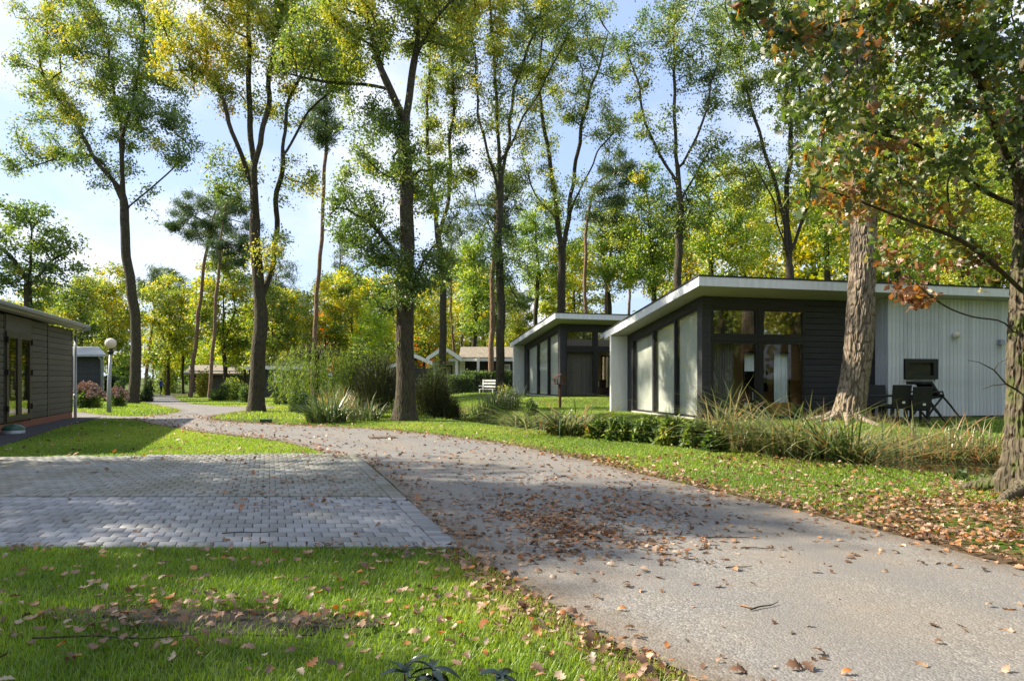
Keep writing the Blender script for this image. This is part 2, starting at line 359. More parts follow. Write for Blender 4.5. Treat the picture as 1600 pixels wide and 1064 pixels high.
# ground: one sheet to the horizon
def axis(lim_lo, lim_hi, c0, c1, fine):
    a = list(np.arange(c0, c1 + 1e-6, fine)); s_ = fine; v = c1
    while v < lim_hi: s_ *= 1.25; v += s_; a.append(min(v, lim_hi))
    s_ = fine; v = c0
    while v > lim_lo: s_ *= 1.25; v -= s_; a.insert(0, max(v, lim_lo))
    return np.array(a)
gx = axis(-900, 900, -20, 20, .3); gy = axis(-300, 1500, -4, 46, .3)
XX, YY = np.meshgrid(gx, gy); ZZ = h(XX, YY)
nx, ny = len(gx), len(gy); ii = np.arange(nx * ny).reshape(ny, nx)
F = np.stack([ii[:-1, :-1], ii[:-1, 1:], ii[1:, 1:], ii[1:, :-1]], -1).reshape(-1, 4)
gro = obj('ground', arr_mesh('ground', np.stack([XX, YY, ZZ], -1), F, M['ground'], smooth=True)); gro['kind'] = 'structure'
# road
ROADPX_R = [(1600, 890), (1450, 850), (1300, 812), (1150, 776), (1000, 741), (900, 716), (800, 696), (700, 682), (600, 672), (500, 666), (430, 663), (370, 660), (336, 656.5), (327, 653), (345, 648), (385, 641.5), (425, 638), (425, 634.5), (385, 636), (340, 634), (302, 631), (281, 626), (274, 621), (268, 617.5)]
ROADPX_L = [(230, 617.5), (222, 621), (224, 628), (250, 634), (282, 641), (268, 646), (240, 649), (205, 650.5), (165, 649), (113, 643.5), (113, 655), (158, 655), (205, 655), (240, 662), (300, 673), (360, 680), (420, 687), (470, 697), (512, 709), (562, 717), (600, 745), (640, 783), (720, 857), (760, 882), (830, 925), (930, 990), (1040, 1040), (1090, 1064)]
ROAD = smooth_poly([(8.2, -7), (6.6, -1), (5.2, 3)] + [G(*p) for p in ROADPX_R + ROADPX_L] + [(1.75, 1.9), (3, -1), (4.8, -7)], 4)
ge = np.clip(edgedist(ROAD, XX.ravel(), YY.ravel()) / 1.0, 0, 1); gro.data.attributes.new('edge', 'FLOAT', 'POINT').data.foreach_set('value', ge.astype(np.float32))
ro = sheet('road', ROAD, .012, M['asphalt'], .45)
rc = np.array([v.co[:2] for v in ro.data.vertices]); ro.data.attributes.new('edge', 'FLOAT', 'POINT').data.foreach_set('value', np.clip(edgedist(ROAD, rc[:, 0], rc[:, 1]), 0, 2).astype(np.float32))
DRIVE = np.array([G(-1100, 715.5), G(0, 715.5), G(512, 709.5), G(562, 717), G(600, 745), G(640, 783), G(722, 858), G(-1500, 858)])
LAWN = smooth_poly([G(-700, 712), G(0, 714), G(250, 717), G(505, 709), G(470, 698), G(420, 688), G(360, 681), G(300, 674), G(240, 663), G(205, 656.5), G(160, 656), G(95, 668), G(0, 698), G(-300, 790 - 40)], 3)
w_ = sheet('pond_water', smooth_poly([(13.6, 8.4), (8, 9.3), (4.2, 13.2), (2, 18), (-1, 22.5), (-4.3, 28), (-4.6, 31.6), (-2, 31.6), (0, 27), (2.6, 21.8), (5.6, 18.2), (8, 16.5), (11, 15.8), (14.5, 15)], 3), 0, M['water'], 3)
for v in w_.data.vertices: v.co.z = -.235
sheet('gravel_strip', [G(158, 652), G(112, 653), G(0, 690 - 16), G(-200, 710), G(-260, 745), G(0, 699), G(90, 669)], .02, M['gravel'], .5)
# ------------------------------------------------------------------ plants: generators
def vnoise(p, seed=0):
    p = np.asarray(p, float); i = np.floor(p).astype(np.int64); f = p - i; f = f * f * (3 - 2 * f); r = 0
    def hsh(a, b, c):
        n = (a * 374761393 + b * 668265263 + c * 2147483647 + seed * 974711) & 0xffffffff
        n = ((n ^ (n >> 13)) * 1274126177) & 0xffffffff; return ((n ^ (n >> 16)) & 0xffff) / 65535.0
    for a in (0, 1):
        for b in (0, 1):
            for c in (0, 1):
                w = (f[..., 0] if a else 1 - f[..., 0]) * (f[..., 1] if b else 1 - f[..., 1]) * (f[..., 2] if c else 1 - f[..., 2])
                r = r + w * hsh(i[..., 0] + a, i[..., 1] + b, i[..., 2] + c)
    return r
def unit(v): return v / (np.linalg.norm(v, axis=-1, keepdims=True) + 1e-9)
def kites(pos, size, g, up=.5, aspect=.55, fold=.12, axis=None):
    """leaf-sized folded quads; returns verts and tris"""
    n = len(pos); t = unit(g.normal(size=(n, 3)) if axis is None else axis + g.normal(size=(n, 3)) * .35)
    nn = g.normal(size=(n, 3)) * .8 + np.array([0, 0, up]); nn = unit(nn - t * (nn * t).sum(1, keepdims=True)); b = np.cross(nn, t)
    L = (size * g.uniform(.5, 1.4, n))[:, None] if np.ndim(size) == 0 else size[:, None]
    p0 = pos; p2 = pos + t * L; m = pos + t * L * .5; wv = b * L * aspect * .5; up_ = nn * L * fold
    V = np.stack([p0, m - wv + up_, p2, m + wv + up_], 1).reshape(-1, 3); k = np.arange(n) * 4
    return V, np.concatenate([np.stack([k, k + 1, k + 2], 1), np.stack([k, k + 2, k + 3], 1)])
LOB = np.array([0.0, .10, .24, .36, .50, .62, .76, .88, 1.0]); LOW = np.array([.02, .06, .22, .11, .33, .15, .30, .12, .02])
def oakleaves(pos, size, g, up=.5, axis=None, curl=.25, flat=None):
    """lobed leaves: 9 stations, 16 quads each"""
    n = len(pos); t = unit(g.normal(size=(n, 3)) if axis is None else axis)
    nn = g.normal(size=(n, 3)) * (.8 if flat is None else flat) + np.array([0, 0, up]); nn = unit(nn - t * (nn * t).sum(1, keepdims=True)); b = np.cross(nn, t)
    L = (size * g.uniform(.65, 1.25, n)); S = len(LOB); c = np.clip(g.normal(size=n) * curl, -.5, .5); fd = g.uniform(-.2, .45, n)
    V = np.zeros((n, S, 3, 3))
    for j in range(S):
        s_ = LOB[j]; wl = LOW[j] * g.uniform(.8, 1.2, n); z = c * ((s_ - .5) ** 2 - .25) * 1.6
        for q, sg in ((0, -1), (1, 0), (2, 1)):
            V[:, j, q] = pos + L[:, None] * (t * (s_ - .4) + b * (sg * wl)[:, None] + nn * (z + abs(sg) * wl * fd)[:, None])
    k = (np.arange(n) * S * 3)[:, None]; fs = []
    for j in range(S - 1):
        a = j * 3
        for q in (0, 1): fs.append(k + np.array([[a + q, a + q + 1, a + q + 4, a + q + 3]]))
    return V.reshape(-1, 3), np.concatenate(fs), S * 3
def resample(pts, step):
    out = [np.array(pts[0], float)]
    for a, b in zip(pts[:-1], pts[1:]):
        a = np.array(a, float); b = np.array(b, float); n = max(1, int(round(np.linalg.norm(b - a) / step)))
        out += [a + (b - a) * (i + 1) / n for i in range(n)]
    return np.array(out)
def smooth_path(pts):
    pts = [np.array(p, float) for p in pts]; q = [pts[0]]
    for i in range(len(pts) - 1):
        p0 = pts[max(i - 1, 0)]; p1 = pts[i]; p2 = pts[i + 1]; p3 = pts[min(i + 2, len(pts) - 1)]
        for k in (1, 2, 3, 4):
            t = k / 4; q.append(.5 * (2 * p1 + (p2 - p0) * t + (2 * p0 - 5 * p1 + 4 * p2 - p3) * t * t + (3 * p1 - p0 - 3 * p2 + p3) * t ** 3))
    return q
def grow(stems, att, step, kill, g, sprout_z, iters=70, wig=.25):
    nodes = []; par = []; stem = []
    for si, s_ in enumerate(stems):
        pts = resample(smooth_path(s_), step); q_ = np.arange(len(pts)) * step; am = np.minimum(q_ / 3.0, 1) * np.minimum((q_[-1] - q_ + .3) / 2.0, 1) * (.04 if si == 0 else .09)
        for c_ in (0, 1): pts[:, c_] += am * (np.sin(q_ * g.uniform(.8, 1.3) + g.uniform(0, 6)) + .6 * np.sin(q_ * g.uniform(2, 3) + g.uniform(0, 6))) if step > .3 else 0
        if nodes:
            A = np.array(nodes); j = int(np.argmin(np.linalg.norm(A - pts[0], axis=1)))
        else: nodes.append(pts[0]); par.append(-1); stem.append(1); j = 0
        for p in pts[1:]: nodes.append(p); par.append(j); stem.append(1); j = len(nodes) - 1
    N0 = np.array(nodes); ok = N0[:, 2] >= sprout_z; idx = np.where(ok)[0]
    if len(idx) == 0: idx = np.array([len(nodes) - 1])
    D = np.linalg.norm(att[:, None] - N0[idx][None], axis=2); nd = D.min(1); ni = idx[D.argmin(1)]
    alive = nd > kill
    for _ in range(iters):
        if not alive.any(): break
        A = np.array(nodes); ids, inv = np.unique(ni[alive], return_inverse=True); dirs = unit(att[alive] - A[ni[alive]]); acc = np.zeros((len(ids), 3)); np.add.at(acc, inv, dirs)
        acc = unit(unit(acc) + g.normal(size=acc.shape) * wig + np.array([0, 0, .08])); new = A[ids] + acc * step; b = len(nodes)
        nodes += list(new); par += list(ids); stem += [0] * len(ids)
        D = np.linalg.norm(att[:, None] - new[None], axis=2); m = D.min(1); am = D.argmin(1); bt = m < nd; nd = np.where(bt, m, nd); ni = np.where(bt, am + b, ni)
        alive &= nd > kill
    return np.array(nodes), np.array(par), np.array(stem, bool)
def radii(nodes, par, stem, R0, tip, zref, expo=2.3):
    n = len(nodes); acc = np.zeros(n); kids = np.zeros(n, int)
    for i in range(n - 1, 0, -1):
        v = acc[i] if kids[i] else tip ** expo
        acc[i] = v; acc[par[i]] += v; kids[par[i]] += 1
    r = acc ** (1 / expo); r[0] = r[0] if r[0] > 0 else tip
    k = R0 / max(r[0], 1e-6)
    sc = 1 + (k - 1) * np.clip((r - tip) / max(r[0] - tip, 1e-6), 0, 1) ** .45     # thick wood scales to the base radius, twigs keep theirs
    zt = nodes[:, 2] / max(nodes[:, 2].max(), 1e-3); r = r * sc; r = np.where(stem, r * (1 - .42 * np.clip(zt, 0, 1)), r)
    return r, kids
def tubes(nodes, par, rad, kids, big, detail=8):
    """one mesh of tapering tubes, a chain per limb"""
    n = len(nodes); ch = [[] for _ in range(n)]
    for i in range(1, n): ch[par[i]].append(i)
    V = []; Fq = []; base = 0; stack = [(0, -1)]
    while stack:
        s_, p = stack.pop(); path = [] if p < 0 else [p]; cur = s_
        while True:
            path.append(cur)
            if not ch[cur]: break
            c = sorted(ch[cur], key=lambda q: -rad[q]); stack += [(q, cur) for q in c[1:]]; cur = c[0]
        if len(path) < 2: continue
        pts = nodes[path]; rr = rad[path].copy()
        if p >= 0: rr[0] = min(rr[0], rr[1] * 1.25)
        k = detail if rr.max() > big else (5 if rr.max() > big * .3 else 3)
        T = np.gradient(pts, axis=0); T = unit(T); a = np.cross(T, np.array([.31, .95, .05])); a = unit(a); b = np.cross(T, a)
        an = np.arange(k) / k * 2 * np.pi; ring = pts[:, None] + (a[:, None] * np.cos(an)[None, :, None] + b[:, None] * np.sin(an)[None, :, None]) * rr[:, None, None]
        V.append(ring.reshape(-1, 3)); m = len(path); i0 = base + (np.arange(m - 1)[:, None] * k + np.arange(k)[None]); i1 = base + (np.arange(m - 1)[:, None] * k + (np.arange(k)[None] + 1) % k)
        Fq.append(np.stack([i0, i1, i1 + k, i0 + k], -1).reshape(-1, 4)); base += m * k
    return np.concatenate(V), np.concatenate(Fq)
def bark_relief(V, F0, origin, nodes, par, stem, amp, flare, seed): pass
def tree_meshes(seed, stems, blobs, R0, nleaf, lsize, natt=320, step=.55, kill=None, tip=.014, sprout=2.0, tvar=.10, leafkind='oak', spread=.32, detail=10, flare=.5, bark='bark_oak', leaf='oak_leaf', wig=.28, up=.5, name='tree', tips_only=False, aspect=.6):
    """stems and blobs in metres from the base. blob = (x, y, z, rx, ry, rz, weight, tint)"""
    g = np.random.default_rng(seed)
    if leafkind == 'oak': natt = int(natt * 2.3); step = step * .82
    kill = kill or step * 1.2
    w = np.array([b[6] * b[3] * b[4] * b[5] for b in blobs]) ** .8; cnt = np.maximum(4, (natt * w / w.sum()).astype(int)); att = []
    for b, c in zip(blobs, cnt):
        q = unit(g.normal(size=(c, 3))) * (g.uniform(0.12, 1, (c, 1)) ** .45); att.append(np.array(b[:3]) + q * np.array(b[3:6]))
    att = np.concatenate(att); nodes, par, stem = grow(stems, att, step, kill, g, sprout, wig=wig)
    rad, kids = radii(nodes, par, stem, R0, tip, 0)
    z = nodes[:, 2]; rad = rad * (1 + flare * np.exp(-np.maximum(z, 0) / (R0 * 1.3)) * stem)
    V, F = tubes(nodes, par, rad, kids, R0 * .25, detail)
    d = (vnoise(V * np.array([5, 5, 1.2]) / max(R0, .2) * .4, seed) - .5); 
    trunk = arr_mesh('trunk', V, F, M[bark], smooth=True)
    thin = np.where((rad < tip * (1.6 if tips_only else 3.0)) & ~stem)[0]
    if len(thin) == 0: thin = np.arange(1, len(nodes))
    # leaves hang on clusters along the thin wood
    pw = g.gamma(1.1, size=len(thin)) + .08; j = g.choice(thin, nleaf, p=pw / pw.sum()); f = g.uniform(0, 1, (nleaf, 1)); pos = nodes[j] * f + nodes[par[j]] * (1 - f)
    ctr = np.array([b[:3] for b in blobs]); rr_ = np.array([b[3:6] for b in blobs]); tb = np.array([b[7] for b in blobs])
    nt = g.normal(size=len(nodes)) * tvar
    spread = spread * (.66 if leafkind == 'oak' else .75 if leafkind == 'needle' else 1); pos = pos + g.normal(size=(nleaf, 3)) * spread * np.array([1, 1, .75])
    dd = (((pos[:, None] - ctr[None]) / rr_[None]) ** 2).sum(2); tint = np.where(tb[dd.argmin(1)] < .5, tb[dd.argmin(1)] * (1.04 if leafkind == 'lobed' else 1.16), tb[dd.argmin(1)]) + nt[j] + g.normal(size=nleaf) * .07
    if leafkind == 'needle':
        ax = unit(g.normal(size=(nleaf, 3)) + np.array([0, 0, .7])); LV, LF = kites(pos, lsize, g, .2, .16, .02, ax); LT = np.repeat(tint, 4)
    elif leafkind == 'lobed':
        LV, LF, k = oakleaves(pos, lsize, g, up); LT = np.repeat(tint, k)
    else:
        LV, LF = kites(pos, lsize, g, up, aspect); LT = np.repeat(tint, 4)
    crown = arr_mesh('crown', LV, LF, M[leaf], {'tint': np.clip(LT, 0, 1)})
    return trunk, crown
def put_tree(name, label, loc, trunk, crown, group=None, rz=0, sc=1.0, col=None, cat='tree'):
    t = thing(name, label, cat, loc, rz, group); t.scale = (sc, sc, sc) if np.ndim(sc) == 0 else sc
    obj('trunk', trunk, t); c = obj('crown', crown, t); c['kind'] = 'stuff'
    if col: c.color = (*col, 1)
    return t
def px_tree(name, label, base, d, stems, blobs, R0, nleaf, lsize, seed, group=None, depth=1.0, sink=.12, **k):
    """a tree given by its picture outline at one distance: every point becomes a world point at that distance, blobs get depth of their own"""
    x0, z0 = P(base[0], base[1], d).x, 0; z0 = hh(x0, d) - sink; b0 = np.array([x0, d, z0]); s_ = d / FPX; g = np.random.default_rng(seed + 99)
    def w(p): 
        q = np.array(P(p[0], p[1], d)); q[1] += (p[2] if len(p) > 2 else 0); return q - b0
    ST = []
    for i, st in enumerate(stems):
        L = [w(p) for p in st]
        if i == 0: L[0] = np.zeros(3)
        ST.append(L)
    BL = []
    for b in blobs:
        c = w((b[0], b[1])); rx, rz_ = b[2] * s_, b[3] * s_; ry = min(rx, rz_ * 1.4) * depth
        c[1] += g.normal() * ry * .25; BL.append((*c, rx, ry, rz_, b[4] if len(b) > 4 else 1, b[5] if len(b) > 5 else .4))
    tr, cr = tree_meshes(seed, ST, BL, R0, nleaf, lsize, **k)
    return put_tree(name, label, b0, tr, cr, group)
def blade_mesh(name, base, ang, hgt, wid, lean, tint, mat, segs=3, droop=0.0, kink=None, parent=None):
    n = len(base); t = np.linspace(0, 1, segs + 1); dx = np.stack([np.cos(ang), np.sin(ang), np.zeros(n)], 1); sx = np.stack([-np.sin(ang), np.cos(ang), np.zeros(n)], 1); V = np.zeros((n, segs * 2 + 1, 3))
    dr = np.broadcast_to(droop, n)
    for i, tt in enumerate(t):
        c = base + dx * (lean * hgt * tt ** 1.8)[:, None]; c = c + np.array([0, 0, 1.0]) * (hgt * (tt - dr * tt ** 2.6))[:, None]
        if i == segs: V[:, -1] = c
        else:
            ww = (wid * .5 * (1 - tt ** 2 * .8))[:, None]; V[:, 2 * i] = c - sx * ww; V[:, 2 * i + 1] = c + sx * ww
    k = (np.arange(n) * (segs * 2 + 1))[:, None]; F = []
    for i in range(segs - 1):
        a = 2 * i; F += [k + np.array([[a, a + 1, a + 3]]), k + np.array([[a, a + 3, a + 2]])]
    a = 2 * (segs - 1); F.append(k + np.array([[a, a + 1, a + 2]]))
    return arr_mesh(name, V.reshape(-1, 3), np.concatenate(F), M[mat], {'tint': np.clip(np.repeat(tint, segs * 2 + 1), 0, 1)})
def clump(name, label, loc, n, rad, hgt, wid, lean, seed, mat='reed', tint=(.35, .22), segs=5, droop=.35, cat='plant', group=None, squash=1.0):
    g = np.random.default_rng(seed); r = np.sqrt(g.uniform(0, 1, n)) * rad; a = g.uniform(0, 6.283, n)
    bx = np.stack([r * np.cos(a), r * np.sin(a) * squash], 1); base = np.column_stack([bx, np.zeros(n)]); base[:, 2] = h(base[:, 0] + loc[0], base[:, 1] + loc[1]) - loc[2] - .03
    ang = a + g.normal(size=n) * .9; hg = hgt * g.uniform(.45, 1.1, n); ln = np.abs(g.normal(size=n)) * lean; dr = np.clip(g.normal(size=n) * .2 + droop, 0, .95)
    me = blade_mesh('blades', base, ang, hg, wid * g.uniform(.6, 1.2, n), ln, tint[0] + g.normal(size=n) * tint[1], mat, segs, dr)
    t = thing(name, label, cat, loc, 0, group); o = obj('blades', me, t); o['kind'] = 'stuff'; return t
def shrub_mesh(seed, rx, ry, rz, n, lsize, tint, tvar=.14, leaf='shrub_leaf', shell=.55, zc=None, lump=5, aspect=.5, up=.5):
    """foliage from overlapping leafy lumps: gaps between them, an uneven outline"""
    g = np.random.default_rng(seed); nl = lump; c = unit(g.normal(size=(nl, 3))) * g.uniform(.3, .68, (nl, 1)); c[:, 2] = np.abs(c[:, 2]) * .9 + .05; lr = g.uniform(.32, .55, nl); lt = g.normal(size=nl) * tvar
    j = g.integers(0, nl, n); q = unit(g.normal(size=(n, 3))) * (g.uniform(0, 1, (n, 1)) ** (shell * .5)); pos = c[j] + q * lr[j][:, None] * (.8 + .4 * vnoise((c[j] + q) * 3.1, seed))[:, None]
    pos = np.abs(pos * [0, 0, 1]) + pos * [1, 1, 0]; pos = pos * np.array([rx, ry, rz]); tn = tint + lt[j] + g.normal(size=n) * tvar * .6
    V, F = kites(pos, lsize, g, up, aspect); return arr_mesh('foliage', V, F, M[leaf], {'tint': np.clip(np.repeat(tn, 4), 0, 1)})
def stems_mesh(seed, rx, ry, rz, n=7, r=.02, mat='bark_oak'):
    g = np.random.default_rng(seed + 5); b = MB()
    for i in range(n):
        a = g.uniform(0, 6.283); q = g.uniform(.2, .6); b.tube([(0.05 * math.cos(a), .05 * math.sin(a), -.1), (q * rx * .5 * math.cos(a), q * ry * .5 * math.sin(a), rz * .35), (q * rx * math.cos(a), q * ry * math.sin(a), rz * g.uniform(.6, .85))], [r, r * .7, r * .3], 5)
    return b.mesh('stems', M[mat])
def shrub(name, label, px, py, d, wpx, hpx, n, lsize, tint, seed, cat='shrub', group=None, deep=.9, **k):
    x = (px - 800) / FPX * d; rx = wpx * d / FPX * .62; rz = hpx * d / FPX * 1.02; z = hh(x, d)
    t = thing(name, label, cat, (x, d, z - .04), 0, group); o = obj('foliage', shrub_mesh(seed, rx, rx * deep, rz, n, lsize, tint, **k), t); o['kind'] = 'stuff'
    obj('stems', stems_mesh(seed, rx, rx * deep, rz, 7, max(.012, rx * .02)), t); return t
# ------------------------------------------------------------------ buildings
PLK = {}
def plank_mesh(key, sx, sy, sz, mat):
    """a board with softened long edges, shared between alike boards"""
    k = (key, round(sx, 3), round(sy, 3), round(sz, 3))
    if k not in PLK:
        b = MB(); e = .006
        if sz > sx: b.prism_z(0, sz, [(0, e), (e, 0), (sx - e, 0), (sx, e), (sx, sy), (0, sy)])
        else: b.prism_x(0, sx, [(e, 0), (0, e), (0, sz - e), (e, sz), (sy, sz), (sy, 0)])
        PLK[k] = b.mesh('plank', M[mat])
    return PLK[k]
def pleat(x0, x1, z0, z1, y, amp, pitch, mat, name, parent, seed=0, axis='x', ztop=None):
    n = max(4, int(abs(x1 - x0) / pitch * 4)); g = np.random.default_rng(seed); V = []; F = []
    for i in range(n + 1):
        t = i / n; x = x0 + (x1 - x0) * t; yy = y + amp * math.sin(i * math.pi / 2 + .6) * g.uniform(.7, 1.2); zt = z1 if ztop is None else ztop(x)
        for z in (z0, zt): V.append((x, yy, z) if axis == 'x' else (yy, x, z))
    for i in range(n): F.append((2 * i, 2 * i + 2, 2 * i + 3, 2 * i + 1))
    return obj(name, arr_mesh(name, V, F, M[mat]), parent)
def frame_rect(b, x0, x1, z0, z1, y0, y1, t):
    b.box(x0, x1, y0, y1, z0, z0 + t); b.box(x0, x1, y0, y1, z1 - t, z1); b.box(x0, x0 + t, y0, y1, z0 + t, z1 - t); b.box(x1 - t, x1, y0, y1, z0 + t, z1 - t)
def window_front(parent, x0, x1, z0, z1, y, ft=.06, mat='black_frame', gl='glass', name='window', gx=.03):
    b = MB(); frame_rect(b, x0, x1, z0, z1, y - .05, y + .05, ft); w = b.build(name, M[mat], parent)
    MB().box(x0 + ft - .004, x1 - ft + .004, y - .008, y + .008, z0 + ft - .004, z1 - ft + .004).build('pane', M[gl], w); return w
ZT = lambda v: 4.045 - .16 * (v + .96)          # top of the sloping roof above the chalet floor
ZS = lambda v: ZT(v) - .25
def chalet(H, label, roofcol, detail):
    x, y, th = H; z = hh(x, y) - .0; t = thing('chalet', label, 'chalet', (x, y, z), th)
    U1 = 11.4
    b = MB(); b.prism_x(-.62, 12.1, [(-.93, ZT(-.93) + .035), (5.90, ZT(5.90) + .035), (5.90, ZS(5.90) + .02), (-.93, ZS(-.93) + .02)]); b.build('roof', M['roofing'], t)
    b = MB(); b.prism_x(-.66, 12.1, [(-.972, ZT(-.96) + .055), (-.93, ZT(-.93) + .055), (-.93, ZT(-.93) + .037), (-.972, ZT(-.96) + .008)])
    b.prism_x(-.672, -.622, [(-.928, ZT(-.928) + .055), (5.94, ZT(5.94) + .055), (5.94, ZT(5.94) + .008), (-.928, ZT(-.928) + .008)]); b.build('roof_trim', M['roofing'], t)
    f = MB().prism_x(-.65, 12.1, [(-.96, ZT(-.96) + .005), (-.932, ZT(-.93) + .005), (-.932, ZS(-.93)), (-.96, ZS(-.96))]).build('fascia', M['fascia'], t)
    f = MB().prism_x(-.65, -.622, [(-.931, ZT(-.93) + .005), (5.93, ZT(5.93) + .005), (5.93, ZS(5.93)), (-.931, ZS(-.93))]).build('fascia', M['fascia'], t)
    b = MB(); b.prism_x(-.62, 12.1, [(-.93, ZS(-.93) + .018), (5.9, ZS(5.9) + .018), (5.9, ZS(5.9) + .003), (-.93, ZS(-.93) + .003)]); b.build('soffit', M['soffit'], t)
    # gable wall with three tall slanted windows
    panes = [(.33, 1.60), (1.77, 3.12), (3.32, 4.74)]
    b = MB(); tp = lambda v: ZS(v) - .29; top = lambda v: ZS(v) - .002
    def vpr(v0, v1, z0, f1): b.prism_x(0, .16, [(v0, z0), (v1, z0), (v1, f1(v1)), (v0, f1(v0))])
    vpr(0, .28, -.3, top); vpr(4.80, 5.4, -.3, top)
    vpr(1.645, 1.725, .06, tp); vpr(3.165, 3.275, .06, tp)
    b.prism_x(0, .16, [(.28, tp(.28)), (4.80, tp(4.80)), (4.80, top(4.80)), (.28, top(.28))]); b.box(0, .16, .28, 4.80, -.3, .06)
    b.build('gable_wall', M['black_wood'], t)
    for i, (v0, v1) in enumerate(panes):
        b = MB(); e = .045; a0, a1 = v0 - .04, v1 + .04
        if i == 0: a0 = .283
        if i == 2: a1 = 4.797
        b.prism_x(.03, .11, [(a0, .063), (a1, .063), (a1, .063 + e), (a0, .063 + e)]); b.prism_x(.03, .11, [(a0, tp(a0) - e), (a1, tp(a1) - e), (a1, tp(a1) - .003), (a0, tp(a0) - .003)])
        b.prism_x(.03, .11, [(a0, .066 + e), (a0 + e, .066 + e), (a0 + e, tp(a0 + e) - e - .003), (a0, tp(a0) - e - .003)]); b.prism_x(.03, .11, [(a1 - e, .066 + e), (a1, .066 + e), (a1, tp(a1) - e - .003), (a1 - e, tp(a1 - e) - e - .003)])
        w = b.build('window', M['black_frame'], t)
        MB().prism_x(.05, .062, [(a0 + e - .004, .105), (a1 - e + .004, .105), (a1 - e + .004, tp(a1 - e) - e + .002), (a0 + e - .004, tp(a0 + e) - e + .002)]).build('pane', M['glass'], w)
        pleat(a0 + .02, a1 - .02, .07, 0, .15, .018, .10, 'blind', 'blind', w, i, 'y', lambda v: tp(v) - .06)
    MB().box(-.05, .0, .26, 4.84, -.02, .05).build('sill', M['soffit'], t)
    # white wing wall under the low end of the roof
    MB().box(-.645, .0, 5.30, 5.42, -.3, ZS(5.42) - .003).build('wing_wall', M['white'], t)
    # front: corner post, glazed sliding doors with windows above
    MB().box(.163, .30, .0, .14, -.3, ZS(.14) - .003).build('corner_post', M['black_wood'], t)
    b = MB(); b.box(.30, 3.50, 0, .14, 3.32, ZS(.14) - .004); b.box(3.50, 6.07, .03, .16, -.3, ZS(.16) - .004); b.box(.30, 3.50, 0, .14, -.3, .02); b.build('front_wall', M['black_wood'], t)
    b = MB(); b.box(.303, 3.497, -.012, .128, 2.33, 2.47); b.box(1.87, 1.99, -.01, .13, .023, 2.327); b.box(1.87, 1.99, -.01, .13, 2.473, 3.317); b.build('front_frame', M['black_frame'], t)
    for (x0, x1) in ((.305, 1.867), (1.993, 3.495)):
        window_front(t, x0, x1, 2.474, 3.315, .05, .075, 'black_frame', 'glass_mirror')
        window_front(t, x0, x1, .025, 2.325, .05, .07, 'black_frame', 'glass', 'sliding_door')
    # dark horizontal boards
    n = 20; pz = 3.60 / n
    for i in range(n):
        o = obj('plank', plank_mesh('dark', 2.565, .028, pz - .012, 'black_wood'), t, (3.50, .0, i * pz + .02))
        o.rotation_euler = (R(-1.2), 0, 0)
    # pale annex with upright boards
    b = MB(); b.box(6.10, U1, -.49, -.30, .05, 2.78); b.prism_x(6.10, U1, [(-.49, 2.782), (-.30, 2.782), (-.30, ZS(-.30) - .02), (-.49, ZS(-.49) - .005)]); b.box(U1 - .15, U1 - .003, -.297, 5.4, .05, 2.7); b.box(7.66, U1 - .153, 5.25, 5.4, .05, 2.7); b.build('annex_wall', M['dark_board'], t)
    MB().box(6.12, U1 - .02, -.47, 5.38, -.35, -.003).build('plinth', M['brick'], t)
    wx0, wx1, wz0, wz1 = 6.665, 7.856, 1.19, 1.83; px_ = 6.07; i = 0; g = np.random.default_rng(3)
    while px_ < U1 - .02:
        w = .147; ztop = ZS(-.52) - .006
        segs = [(.03, ztop)] if (px_ + w < wx0 or px_ > wx1) else [(.03, wz0), (wz1, ztop)]
        for a, c in segs: obj('plank', plank_mesh('pale', w - .010, .03, c - a, 'grey_plank'), t, (px_, -.52 + g.uniform(0, .004), a))
        px_ += w
    for k in range(3):
        o = obj('plank', plank_mesh('pale', .160, .03, 3.66, 'grey_plank'), t, (6.07, .02 - k * .17, .03)); o.rotation_euler = (0, 0, R(-90))
    fr = MB(); frame_rect(fr, wx0, wx1, wz0, wz1, -.57, -.45, .12); w = fr.build('window', M['black_frame'], t)
    MB().box(wx0 + .116, wx1 - .116, -.50, -.49, wz0 + .116, wz1 - .116).build('pane', M['glass'], w)
    MB().box(wx0 + .1, wx1 - .1, -.472, -.468, wz0 + .1, wz1 - .1).build('blind', M['oak_panel'], w)
    MB().box(.17, 7.60, .18, 5.38, -.002, .01).build('floor', M['inner_floor'], t)
    # back wall with two tall windows, inner walls
    b = MB(); by0, by1 = 5.27, 5.40
    for (x0, x1, z0, z1) in ((.17, 1.25, .012, 2.74), (2.05, 4.80, .012, 2.74), (5.60, 6.10, .012, 2.74), (6.9, 7.6, .012, 2.74), (1.25, 2.05, 2.25, 2.74), (4.80, 5.60, 2.25, 2.74), (6.10, 6.90, 2.25, 2.74)): b.box(x0, x1, by0, by1, z0, z1)
    b.build('back_wall', M['oak_panel' if detail else 'inner_wall'], t)
    for x0 in (1.253, 4.803, 6.103): window_front(t, x0, x0 + .794, .014, 2.247, 5.33, .06)
    b = MB().prism_x(7.60, 7.655, [(.17, .012), (5.26, .012), (5.26, 2.72), (.17, 3.5)]); b.build('partition', M['oak_panel' if detail else 'white'], t)
    b = MB().prism_x(.17, 7.6, [(.17, ZS(.17) - .06), (5.26, ZS(5.26) - .06), (5.26, ZS(5.26) - .012), (.17, ZS(.17) - .012)]); b.build('ceiling', M['inner_wall'], t)
    MB().box(-.2, 6.05, -2.0, -.02, -.18, -.03).build('terrace', M['joint'] if not detail else M['paver_old'], t)
